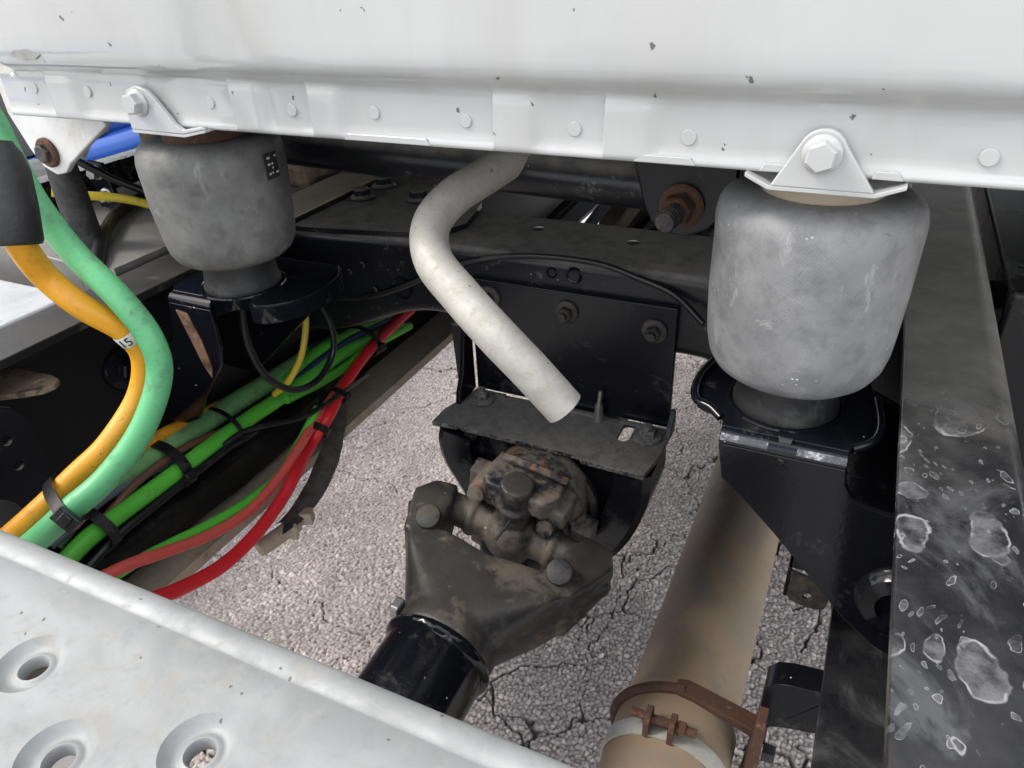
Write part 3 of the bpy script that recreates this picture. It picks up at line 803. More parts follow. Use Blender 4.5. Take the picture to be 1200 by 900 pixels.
# ------------------------------------------------------------------ aluminium deck plate (walkway between the rails)
def build_deck():
    t = thing('deck_plate', (0.0, 0.0, 1.003), 'pale aluminium walkway plate with dimpled drain holes', 'deck plate')
    ZD = 1.040
    X0, X1, Y0, Y1 = -0.60, 0.345, -0.50, 0.120
    holes = []
    for j in range(-16, 4):
        for i in range(-8, 6):
            y = 0.0975 + 0.0243 * j
            x = 0.0155 + 0.0975 * i + (0.04875 if j % 2 else 0)
            if X0 + 0.03 < x < X1 - 0.03 and Y0 + 0.03 < y < Y1 - 0.018:
                holes.append((x, y))
    bm = nb()
    RO, n = 0.0150, 30
    es = []
    outer = [bm.verts.new(v) for v in ((X0, Y0, ZD), (X1, Y0, ZD), (X1, Y1, ZD), (X0, Y1, ZD))]
    es += [bm.edges.new((outer[k], outer[(k + 1) % 4])) for k in range(4)]
    rings = []
    for (x, y) in holes:
        ring = [bm.verts.new((x + RO * math.cos(2 * math.pi * k / n), y + RO * math.sin(2 * math.pi * k / n), ZD)) for k in range(n)]
        es += [bm.edges.new((ring[k], ring[(k + 1) % n])) for k in range(n)]
        rings.append((x, y, ring))
    bmesh.ops.triangle_fill(bm, use_beauty=True, use_dissolve=False, edges=es)
    prof = [(0.0146, -0.0005), (0.0134, -0.0020), (0.0112, -0.0038), (0.0094, -0.0046), (0.0084, -0.0043), (0.0074, -0.0034), (0.0064, -0.0033), (0.0057, -0.0044), (0.0055, -0.0095)]
    for (x, y, ring) in rings:
        prev = ring
        for r, h in prof:
            cur = [bm.verts.new((x + r * math.cos(2 * math.pi * k / n), y + r * math.sin(2 * math.pi * k / n), ZD + h)) for k in range(n)]
            for k in range(n):
                bm.faces.new((prev[k], prev[(k + 1) % n], cur[(k + 1) % n], cur[k]))
            prev = cur
    # rolled front edge: shallow bead groove, rounded nose, turned-down flange and return lip
    prof2 = [(0.120, 0.0), (0.1335, 0.0), (0.1352, -0.0008), (0.1362, -0.0009), (0.1374, -0.0003), (0.1390, 0.0005), (0.1415, 0.0010), (0.1445, 0.0007), (0.1472, -0.0004), (0.1494, -0.0022), (0.1510, -0.0052), (0.1518, -0.0095), (0.1522, -0.016), (0.1522, -0.036), (0.1500, -0.037), (0.1492, -0.012), (0.1440, -0.0045), (0.1375, -0.0030)]
    NX = 120
    xs = np.linspace(X0, X1, NX)
    rows = []
    for y, h in prof2:
        rows.append([bm.verts.new((x, y, ZD + h + (0.0005 * mnoise.noise(Vector((x * 14, y * 30, 0))) if 0.12 < y and h > -0.01 else 0))) for x in xs])
    for a, b in zip(rows, rows[1:]):
        for k in range(NX - 1):
            bm.faces.new((a[k], a[k + 1], b[k + 1], b[k]))
    bmesh.ops.remove_doubles(bm, verts=bm.verts, dist=0.0001)
    o = obj('tread_sheet', bm, 'deck_alu', t, smooth=50)
    # side stringers that rest on the rails
    for x in (-0.395, 0.325):
        obj('stringer', bx(x - 0.02, x + 0.02, -0.48, 0.11, 1.0035, 1.0365) if x < 0 else bx(0.315, 0.345, -0.48, 0.11, 1.0035, 1.0365), 'black_paint', t, bevel=0.002)
    # cross angle beneath, bolted to the rail flange on the right
    obj('support_angle', bx(0.30, 0.43, -0.30, -0.26, 1.0035, 1.0095), 'black_paint', t)
    return t
build_deck()

# ------------------------------------------------------------------ cab: pressed back wall, skirt, floor
PY = 0.468          # plane of the lower skirt
def build_cab():
    t = thing('truck_cab', (0.0, 0.47, 1.172), 'white pressed steel rear wall of the truck cab with a row of rivets', 'truck cab')
    X0, X1 = -0.455, 1.15
    # profile (y, z, swage weight) from the bottom hem upwards
    prof = [(0.0085, 1.1735, 0), (0.0035, 1.1722, 0), (-0.0012, 1.1730, 0), (-0.0026, 1.1750, .3), (-0.0010, 1.1775, .8), (0.0, 1.180, 1), (0, 1.186, 1), (0, 1.192, 1), (0, 1.198, 1), (0, 1.203, 1),
            (0, 1.207, 0.9), (-0.0006, 1.2105, 0.45), (-0.0024, 1.2135, 0.1), (-0.0056, 1.2160, 0), (-0.0092, 1.2185, 0), (-0.0126, 1.2215, 0), (-0.0150, 1.2250, 0), (-0.0163, 1.2290, 0), (-0.0168, 1.234, 0),
            (-0.0170, 1.245, 0), (-0.0165, 1.27, 0), (-0.016, 1.32, 0), (-0.015, 1.45, 0), (-0.013, 1.7, 0), (-0.012, 1.9, 0)]
    steps = [(-0.388, 0.0022, -0.350, 0.018), (-0.169, 0.002, -0.136, 0.014), (-0.091, 0.002, -0.062, 0.014), (0.065, 0.0018, 0.096, 0.012), (0.1445, 0.0018, 0.177, 0.016)]
    def sw(x):
        v = 0.0
        for a, wa, b, wb in steps:
            s = min(1, max(0, (x - a + wa / 2) / wa)); e = min(1, max(0, (x - b + wb / 2) / wb))
            s = s * s * (3 - 2 * s); e = e * e * (3 - 2 * e)
            v = max(v, s * (1 - e))
        return v
    xs = sorted(set([round(x, 4) for x in np.arange(X0, X1, 0.004)] + [round(a + d, 4) for a, wa, b, wb in steps for d in np.arange(-0.003, 0.0031, 0.0005)]))
    bm = nb()
    rows = []
    for dy, z, w in prof:
        rows.append([])
        for x in xs:
            off = -0.0034 * sw(x) * w
            dent = 0.0012 * mnoise.noise(Vector((x * 7, z * 16, 3.1))) + 0.0005 * mnoise.noise(Vector((x * 25, z * 40, 1.1)))
            # left end of the upper wall curls round into the side
            curl = 0.0
            if z > 1.212:
                lim = -0.425 - (z - 1.212) * 0.75
                curl = max(0.0, lim - x) ** 1.3 * 3.2
            rows[-1].append(bm.verts.new((x, PY + dy * 0.85 + off + dent + curl, z)))
    for a, b in zip(rows, rows[1:]):
        for k in range(len(xs) - 1):
            bm.faces.new((a[k], a[k + 1], b[k + 1], b[k]))
    obj('back_wall', bm, 'cab_white', t, smooth=60)
    # edges of the overlapping hem tabs
    for (xa, xb) in ((-0.062, 0.014), (0.165, 0.205), (0.243, 0.262), (0.305, 0.322)):
        bm = nb()
        prism(bm, [(xa, 1.1735), (xb, 1.1735), (xb - 0.003, 1.1785), (xa + 0.003, 1.1785)], XZ(PY), -0.0036, -0.0012)
        obj('hem_tab', bm, 'cab_white', t, bevel=0.0008)
    for x, z in ((-0.411, 1.199), (-0.339, 1.198), (-0.194, 1.1945), (-0.110, 1.1925), (-0.033, 1.194), (0.043, 1.192), (0.124, 1.191), (0.199, 1.190), (0.360, 1.189), (0.46, 1.189)):
        bm = nb()
        o = PY - 0.0034 * sw(x)
        lathe(bm, [(0, 0.0014), (0.0044, 0.0013), (0.0047, 0.0011), (0.0049, 0.0), (0.0049, -0.003), (0, -0.003)], (x, o, z), (0, -1, 0), 20)
        obj('rivet', bm, 'cab_white', t, smooth=25)
    # a lens-shaped flake of missing paint on the step
    bm = nb()
    prism(bm, [(-0.385 + 0.021 * u, 1.2295 + s * 0.0042 * (1 - u * u) ** 0.8 + 0.0006 * math.sin(u * 9)) for s, us in ((1, np.linspace(-1, 1, 12)), (-1, np.linspace(0.9, -0.9, 11))) for u in us], XZ(PY - 0.0138), -0.0018, 0.003)
    f = obj('paint_flake', bm, 'chip_grey', t)
    f['label'] = 'grey lens shaped patch of missing paint'
    # floor pan, side and the underside ribs (what one sees when stooping)
    obj('floor_pan', prism(nb(), [(-0.44, PY + 0.014), (1.10, PY + 0.014), (1.10, 2.6), (-1.10, 2.6), (-1.10, 0.64), (-0.46, 0.565)], lambda a, b, z: Vector((a, b, z)), 1.198, 1.215), 'black_dusty', t)
    for y in (0.95, 1.5, 2.1):
        obj('floor_rib', bx(-1.0, 1.0, y, y + 0.08, 1.165, 1.1945), 'black_dusty', t, bevel=0.003)
    obj('side_wall', bx(-1.16, -1.12, PY + 0.12, 2.6, 1.16, 1.9), 'cab_white', t, bevel=0.01)
    obj('side_wall', bx(1.155, 1.19, PY, 2.6, 1.16, 1.9), 'cab_white', t, bevel=0.01)
    obj('corner_wall', prism(nb(), [(-1.12, 0.60), (-0.47, 0.53), (-0.462, 0.545), (-1.12, 0.62)], lambda a, b, z: Vector((a, b, z)), 1.175, 1.9), 'cab_white', t)
    # spring seats: folded tabs bolted on the skirt
    # right one: triangle with a rounded top and turned-out foot
    def tri(cx, zb, zt, wl, wr, rt):
        p = [(cx - wl, zb), (cx + wr, zb)]
        for k in range(9):
            a = R(20) + R(140) * k / 8
            p.append((cx + rt * math.cos(a), zt - rt + rt * math.sin(a)))
        return p
    bm = nb()
    prism(bm, tri(0.2775, 1.1665, 1.2010, 0.0265, 0.0315, 0.0135), XZ(PY), -0.0082, -0.0036)
    st = obj('spring_tab', bm, 'cab_white', t, bevel=0.0012)
    bm = nb()
    # feet: thin lips running out to both sides below the hem, turned under
    prism(bm, [(0.236, 1.1735), (0.2505, 1.1668), (0.309, 1.1668), (0.3245, 1.1725), (0.3245, 1.1700), (0.3095, 1.1640), (0.250, 1.1640), (0.236, 1.1708)], XZ(PY), -0.0078, 0.05)
    obj('seat_lip', bm, 'cab_white', st, bevel=0.0006)
    bm = nb()
    hexbolt(bm, (0.2775, PY - 0.0085, 1.1872), (0, -1, 0), 0.0155, 0.0085, 0.0112, 0.0022, 0.4)
    obj('tab_bolt', bm, 'cab_white', st, smooth=30)
    bm = nb()
    prism(bm, [(-0.2865, 1.1700), (-0.2255, 1.1690), (-0.2000, 1.1738), (-0.2030, 1.1765), (-0.2250, 1.1728), (-0.2330, 1.1775), (-0.2480, 1.1960), (-0.2560, 1.2035), (-0.2680, 1.2065), (-0.2790, 1.2030), (-0.2865, 1.1940)], XZ(PY), -0.0082, -0.0036)
    st = obj('spring_tab', bm, 'cab_white', t, bevel=0.0012)
    bm = nb()
    prism(bm, [(-0.2865, 1.1700), (-0.2255, 1.1690), (-0.2000, 1.1738), (-0.2000, 1.1715), (-0.2250, 1.1664), (-0.2865, 1.1672)], XZ(PY), -0.0078, 0.05)
    obj('seat_lip', bm, 'cab_white', st, bevel=0.0006)
    bm = nb()
    hexbolt(bm, (-0.2680, PY - 0.0085, 1.1930), (0, -1, 0), 0.0155, 0.0085, 0.0112, 0.0022, 0.1)
    obj('tab_bolt', bm, 'cab_white', st, smooth=30)
    return t
build_cab()

# white pivot lug at the cab corner with its rusty bolt
lug = thing('pivot_lug', (-0.47, 0.52, 1.10), 'off-white steel pivot lug with a rust-ringed bolt at the cab corner', 'bracket')
bm = nb()
prism(bm, [(-0.520, 1.235), (-0.466, 1.235), (-0.466, 1.190), (-0.462, 1.178), (-0.450, 1.169), (-0.430, 1.166), (-0.378, 1.168), (-0.374, 1.160), (-0.446, 1.118), (-0.460, 1.107), (-0.475, 1.104), (-0.492, 1.111), (-0.504, 1.128), (-0.520, 1.165)], XZ(0.505), -0.004, 0.004)
obj('lug_plate', bm, 'white_dull', lug, bevel=0.002)
bm = nb()
prism(bm, [(0.0, 1.235), (0.0, 1.166), (0.06, 1.10), (0.13, 1.17), (0.13, 1.235)], lambda a, b, t: Vector((-0.528 + t, 0.510 + a, b)), 0.0, 0.008)
obj('side_plate', bm, 'white_dull', lug, bevel=0.001)
bm = nb()
lathe(bm, [(0, 0), (0.0150, 0), (0.0152, 0.003), (0.0135, 0.0048), (0, 0.0048)], (-0.474, 0.5005, 1.128), (0, -1, 0), 28)
obj('washer', bm, 'rust', lug)
bm = nb()
hexbolt(bm, (-0.474, 0.4960, 1.128), (0, -1, 0), 0.0165, 0.006, 0, 0, 0.3)
obj('pivot_bolt', bm, 'dark_bolt', lug)
bm = nb()
lathe(bm, [(0, 0), (0.0165, 0), (0.018, 0.01), (0.0175, 0.09), (0.016, 0.12), (0, 0.125)], (-0.530, 0.545, 0.985), (0, 0, 1), 28)
obj('rubber_bush', bm, 'rubber', lug)

# ------------------------------------------------------------------ cab air springs on their brackets
def air_spring(c, zb, mat, label, top_mat, ztop=1.1665):
    x, y = c
    t = thing('air_spring', (x, y, zb), label, 'air spring')
    bm = nb()
    lathe(bm, [(0, 0.0), (0.0400, 0.0), (0.0402, 0.004), (0.0385, 0.008), (0.0368, 0.020), (0.0362, 0.040), (0, 0.041)], (x, y, zb), (0, 0, 1), 40)
    obj('piston', bm, 'rubber', t)
    H = ztop - 0.0185 - zb
    bm = nb()
    z0 = 0.031
    pr = [(0.030, z0 + 0.006), (0.0375, z0 + 0.002), (0.046, z0 + 0.001), (0.0528, z0 + 0.0030), (0.0588, z0 + 0.0078), (0.0630, z0 + 0.0155), (0.0654, z0 + 0.027), (0.0666, z0 + 0.042),
          (0.0678, z0 + 0.065), (0.0686, z0 + 0.090), (0.0690, H - 0.030), (0.0692, H - 0.018), (0.0674, H - 0.0095), (0.0636, H - 0.0035), (0.0560, H + 0.0004), (0.0470, H + 0.0014), (0.0385, H + 0.001), (0, H + 0.001)]
    lathe(bm, pr, (x, y, zb), (0, 0, 1), 56)
    for v in bm.verts:
        d = v.co - Vector((x, y, v.co.z))
        if d.length > 0.04:
            v.co += d.normalized() * 0.0016 * mnoise.noise(v.co * 17)
    b = obj('sleeve', bm, mat, t, at=(x, y, zb), smooth=80)
    bm = nb()
    lathe(bm, [(0, H), (0.0400, H), (0.0405, H + 0.003), (0.0400, H + 0.0055), (0.0400, H + 0.0160), (0, H + 0.0160)], (x, y, zb), (0, 0, 1), 40)
    obj('bead_plate', bm, top_mat, t)
    return t, b, H
airR, bagR, HR = air_spring((0.277, 0.536), 0.9755, 'bag_light', 'pale dusty grey rubber air spring beside the spotted frame rail', 'tan_dust', 1.1640)
airL, bagL, HL = air_spring((-0.281, 0.536), 0.9955, 'bag_dark', 'dark grey rubber air spring with rusty top plate above the hose bundle', 'rust', 1.1670)
# small printed sticker on the left sleeve: black patch with worn white print bars
def sticker():
    cx, cy, zb = -0.281, 0.536, 1.112
    rr = 0.0692
    bm = nb()
    a0, a1 = R(-4), R(11)
    g = [[bm.verts.new((cx + (rr + 0.0012) * math.cos(a0 + (a1 - a0) * i / 6), cy + (rr + 0.0012) * math.sin(a0 + (a1 - a0) * i / 6), zb + 0.024 * j / 4)) for i in range(7)] for j in range(5)]
    for j in range(4):
        for i in range(6):
            bm.faces.new((g[j][i], g[j][i + 1], g[j + 1][i + 1], g[j + 1][i]))
    s = obj('sticker', bm, 'print_black', bagL)
    bm = nb()
    rnd = random.Random(3)
    for j in range(4):
        for i in range(3):
            if rnd.random() < 0.8:
                aa = a0 + (a1 - a0) * (0.10 + 0.28 * i + rnd.uniform(0, 0.08))
                bb = aa + (a1 - a0) * rnd.uniform(0.10, 0.24)
                z = zb + 0.004 + 0.0048 * j + rnd.uniform(-0.0008, 0.0008)
                q = [bm.verts.new((cx + (rr + 0.0018) * math.cos(a), cy + (rr + 0.0018) * math.sin(a), zz)) for a, zz in ((aa, z), (bb, z), (bb, z + 0.0019), (aa, z + 0.0019))]
                bm.faces.new(q)
    obj('print', bm, 'tag_white', s)
sticker()

def bend_strip(bm, x0, x1, yf, zp, r, th, n=6, lo=0.0, hi=1.0):
    """Quarter-round sheet bend between a platform (z = zp) and a front face (y = yf)."""
    rows = []
    for rr in (r, r - th):
        for k in range(n + 1):
            a = math.pi / 2 * (lo + (hi - lo) * k / n)
            p = (yf + r - rr * math.sin(a), zp - r + rr * math.cos(a))
            rows.append((p, rr == r))
    o = [p for p, q in rows if q]
    i = [p for p, q in rows if not q]
    poly = o + i[::-1]
    prism(bm, poly, lambda a, b, t: Vector((t, a, b)), x0, x1)
    return bm

def bracket_right():
    t = thing('spring_bracket', (0.33, 0.53, 0.80), 'glossy black pressed bracket under the pale air spring, bolted inside the rail', 'bracket')
    yf, zp, r, th = 0.474, 0.9750, 0.010, 0.005
    bm = nb()
    prism(bm, [(0.2385, zp - r), (0.3290, zp - r), (0.3312, 0.952), (0.3365, 0.9425), (0.3450, 0.9370), (0.3600, 0.9345), (0.4225, 0.9330), (0.4225, 0.792), (0.402, 0.792), (0.378, 0.802), (0.352, 0.822), (0.3300, 0.846), (0.292, 0.888), (0.2680, 0.9120), (0.2440, 0.9330)], XZ(yf), 0.0, th)
    bend_strip(bm, 0.2385, 0.3290, yf, zp, r, th)
    obj('front_web', bm, 'black_bracket', t, bevel=0.0012)
    bm = nb()
    prism(bm, [(0.2385, yf + r), (0.3290, yf + r), (0.3310, 0.489), (0.3400, 0.494), (0.3455, 0.505), (0.3470, 0.525), (0.3440, 0.56), (0.336, 0.600), (0.222, 0.600), (0.2110, 0.575), (0.2075, 0.545), (0.2085, 0.522), (0.2140, 0.5085), (0.2230, 0.5030), (0.2310, 0.5020), (0.2370, 0.4960)], XY(zp), -th, 0.0)
    obj('platform', bm, 'black_bracket', t, bevel=0.0014)
    # raised rim on the two ears
    for pts in ([(0.2350, 0.4955, zp + 0.0005), (0.2250, 0.5030, zp + 0.0035), (0.2135, 0.5090, zp + 0.0035), (0.2080, 0.5240, zp + 0.004), (0.2070, 0.548, zp + 0.0045), (0.2115, 0.576, zp + 0.004)],
                [(0.3310, 0.4890, zp + 0.0005), (0.3410, 0.4950, zp + 0.004), (0.3460, 0.5060, zp + 0.005), (0.3470, 0.527, zp + 0.005), (0.3435, 0.560, zp + 0.004)]):
        bm = nb()
        tube(bm, [(a, b, c - 0.0015) for a, b, c in pts], 0.0034, 10, 0.004)
        obj('rolled_rim', bm, 'black_bracket', t)
    obj('rear_web', prism(nb(), [(0.225, zp - 0.006), (0.335, zp - 0.006), (0.4225, 0.93), (0.4225, 0.80), (0.36, 0.82), (0.25, 0.93)], XZ(0.590), 0.0, 0.005), 'black_bracket', t, bevel=0.001)
    # weld ring round the foot of the spring
    bm = nb()
    lathe(bm, [(0.0412, 0.0), (0.0428, 0.0016), (0.0448, 0.0012), (0.0455, -0.0005)], (0.277, 0.536, zp), (0, 0, 1), 40)
    obj('weld_ring', bm, 'black_bracket', t)
    # sky highlight painted as thin pale strips along the bend, mixed with scratches
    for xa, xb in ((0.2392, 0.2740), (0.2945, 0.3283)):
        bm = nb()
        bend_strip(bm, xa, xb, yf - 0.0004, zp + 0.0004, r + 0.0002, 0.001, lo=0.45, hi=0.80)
        sc = obj('scratched_highlight', bm, 'highlight_paint', t)
        sc['label'] = 'painted sky highlight and scratches along the bend'
    # dimpled stiffener notch in the bend
    bm = nb()
    prism(bm, [(-0.0060, 0.010), (0.0060, 0.010), (0.0030, -0.008), (0.0, -0.012), (-0.0030, -0.008)], lambda a, b, d: Vector((0.2850 + a, yf - 0.002 + (0.009 if b > 0 else 0.0) + d * 0.5, zp - 0.007 + b)), 0.0, 0.006)
    obj('stiffener', bm, 'black_bracket', t, bevel=0.002)
    bm = nb()
    lathe(bm, [(0, 0.004), (0.014, 0.004), (0.016, 0.010), (0.027, 0.008), (0.030, 0.003), (0.031, 0)], (0.385, yf, 0.856), (0, -1, 0), 32)
    obj('boss', bm, 'black_bracket', t)
    return t
bracket_right()

def bracket_left():
    t = thing('spring_bracket', (-0.33, 0.53, 0.83), 'scraped black pressed bracket with arched notch under the dark air spring', 'bracket')
    yf, zp, r, th = 0.484, 0.9950, 0.010, 0.005
    bm = nb()
    # front leg that runs down and out to the web
    prism(bm, [(-0.341, zp - r), (-0.282, zp - r), (-0.281, 0.972), (-0.282, 0.940), (-0.290, 0.916), (-0.325, 0.872), (-0.350, 0.834), (-0.372, 0.822), (-0.4225, 0.820), (-0.4225, 0.890), (-0.376, 0.912), (-0.350, 0.945)], XZ(yf), 0.0, th)
    bend_strip(bm, -0.341, -0.282, yf, zp, r, th)
    obj('front_leg', bm, 'black_bracket', t, bevel=0.0012)
    # bare rubbed patch on the leg
    bm = nb()
    prism(bm, [(-0.331, 0.978), (-0.316, 0.976), (-0.306, 0.945), (-0.302, 0.915), (-0.306, 0.900), (-0.314, 0.915), (-0.322, 0.946)], XZ(yf), -0.0012, 0.001)
    s = obj('rubbed_patch', bm, 'rubbed', t)
    s['label'] = 'bare rusty rub mark on the black leg'
    bm = nb()
    pl = [(-0.341, yf + r), (-0.282, yf + r), (-0.279, 0.503), (-0.272, 0.511), (-0.262, 0.514), (-0.250, 0.512), (-0.242, 0.505), (-0.236, 0.497), (-0.227, 0.494), (-0.214, 0.500), (-0.200, 0.516), (-0.192, 0.536), (-0.190, 0.560), (-0.196, 0.590), (-0.212, 0.612), (-0.340, 0.612), (-0.356, 0.585), (-0.360, 0.54), (-0.352, 0.505)]
    prism(bm, pl, XY(zp), -th, 0.0)
    obj('platform', bm, 'black_bracket', t, bevel=0.0014)
    # turned-down skirt along the notch and the inner lip
    bm = nb()
    path = [(-0.282, 0.490), (-0.279, 0.503), (-0.272, 0.511), (-0.262, 0.514), (-0.250, 0.512), (-0.242, 0.505), (-0.236, 0.497), (-0.227, 0.494), (-0.214, 0.500), (-0.200, 0.516), (-0.192, 0.536), (-0.190, 0.560), (-0.196, 0.590), (-0.212, 0.612)]
    P = spline([(a, b, zp - 0.001) for a, b in path], 0.004)
    cen = Vector((-0.27, 0.56, 0))
    prev = None
    for i, p in enumerate(P):
        d = (P[min(i + 1, len(P) - 1)] - P[max(i - 1, 0)]).normalized()
        nrm = Vector((d.y, -d.x, 0))
        q = [bm.verts.new(p + nrm * s + Vector((0, 0, h))) for s, h in ((-0.002, -0.001), (0.0015, -0.0015), (0.0022, -0.005), (0.0022, -0.018), (-0.002, -0.018))]
        if prev:
            for j in range(5):
                bm.faces.new((prev[j], prev[(j + 1) % 5], q[(j + 1) % 5], q[j]))
        prev = q
    obj('skirt', bm, 'black_bracket', t)
    obj('rear_web', prism(nb(), [(-0.20, zp - 0.006), (-0.35, zp - 0.006), (-0.4225, 0.95), (-0.4225, 0.83), (-0.37, 0.83), (-0.26, 0.93)], XZ(0.600), 0.0, 0.005), 'black_bracket', t, bevel=0.001)
    bm = nb()
    lathe(bm, [(0.0412, 0.0), (0.0428, 0.0016), (0.0448, 0.0012), (0.0455, -0.0005)], (-0.281, 0.536, zp), (0, 0, 1), 40)
    obj('weld_ring', bm, 'black_bracket', t)
    return t
bracket_left()

# ------------------------------------------------------------------ crossmember between the rails
def build_cross():
    t = thing('crossmember', (0.0, 0.78, 0.85), 'wide dusty black crossmember joining the two frame rails', 'crossmember')
    # pressed channel: top flange, front web that deepens and flares towards the rails
    yf, yb, zt = 0.722, 0.850, 0.988
    xs = np.linspace(-0.4215, 0.4215, 90)
    bm = nb()
    rows = []
    for x in xs:
        e = min(1.0, max(0.0, (abs(x) - 0.16) / 0.19))
        e = e * e * (3 - 2 * e)
        f = yf - 0.026 * max(0, (abs(x) - 0.20) / 0.22) ** 1.5
        b = yb + 0.10 * e ** 2
        zb = 0.897 - 0.052 * e
        r = 0.012
        pts = [(b, zt - 0.008), (b, zt)]
        for k in range(6):
            a = math.pi / 2 * k / 5
            pts.append((f + r - r * math.sin(a), zt - r + r * math.cos(a)))
        pts += [(f, 0.95), (f, zb + 0.01)]
        for k in range(5):
            a = math.pi / 2 * k / 4
            pts.append((f + r - r * math.cos(a), zb + 0.008 - r * math.sin(a)))
        pts += [(f + 0.055, zb - 0.004), (f + 0.055, zb + 0.003), (f + 0.012, zb + 0.004), (f + 0.008, zb + 0.02), (f + 0.008, zt - 0.012), (f + 0.016, zt - 0.008)]
        rows.append([bm.verts.new((x, py, pz)) for py, pz in pts])
    n = len(rows[0])
    for A, B in zip(rows, rows[1:]):
        for k in range(n):
            bm.faces.new((A[k], A[(k + 1) % n], B[(k + 1) % n], B[k]))
    obj('pressed_channel', bm, 'black_dusty', t, smooth=50)
    # holes seen as dark sunken eyes, with a swaged rim
    for (x, z, r) in ((-0.001, 0.972, 0.0045), (0.026, 0.972, 0.0065)):
        bm = nb()
        lathe(bm, [(0, -0.004), (r * 0.8, -0.004), (r, 0.0004), (r * 1.25, 0.0014), (r * 1.5, 0.0002), (r * 1.6, -0.001)], (x, yf, z), (0, -1, 0), 20)
        obj('web_hole', bm, 'black_paint', t)
    for (x, y) in ((-0.056, 0.812), (0.069, 0.803)):
        bm = nb()
        lathe(bm, [(0, 0.0006), (0.0062, 0.0006), (0.0075, 0.0)], (x, y, zt), (0, 0, 1), 20)
        obj('plug_hole', bm, 'plastic_black', t)
    # gusset plate on top at the left rail, with three bolts and a lightening hole
    bm = nb()
    outer = [(-0.352, 0.700), (-0.300, 0.706), (-0.22, 0.722), (-0.16, 0.735), (-0.14, 0.78), (-0.16, 0.86), (-0.24, 0.99), (-0.352, 1.02)]
    plate_with_holes(bm, outer, [circle2(-0.235, 0.935, 0.036, 24, 1.0, 1.1)], XY(zt), 0.0015, 0.0085)
    g = obj('gusset', bm, 'black_dusty', t, bevel=0.001)
    for (x, y) in ((-0.330, 0.826), (-0.332, 0.882), (-0.248, 0.842)):
        bm = nb()
        hexbolt(bm, (x, y, zt + 0.0085), (0, 0, 1), 0.021, 0.011, 0.0175, 0.004, random.random())
        obj('gusset_bolt', bm, 'black_dusty', g, smooth=30)
    bm = nb()
    lathe(bm, [(0, -0.004), (0.010, -0.004), (0.012, 0.0008), (0.015, 0.0014), (0.0165, -0.0005)], (-0.208, yf - 0.0002, 0.922), (0, -1, 0), 24)
    obj('web_hole', bm, 'black_paint', t)
    for (x, z) in ((-0.285, 0.935), (-0.262, 0.948), (-0.248, 0.915)):
        bm = nb()
        lathe(bm, [(0, 0.0015), (0.0035, 0.0012), (0.005, 0)], (x, yf - 0.006, z), (0, -1, 0), 12)
        obj('weld_blob', bm, 'black_dusty', t)
    return t
build_cross()

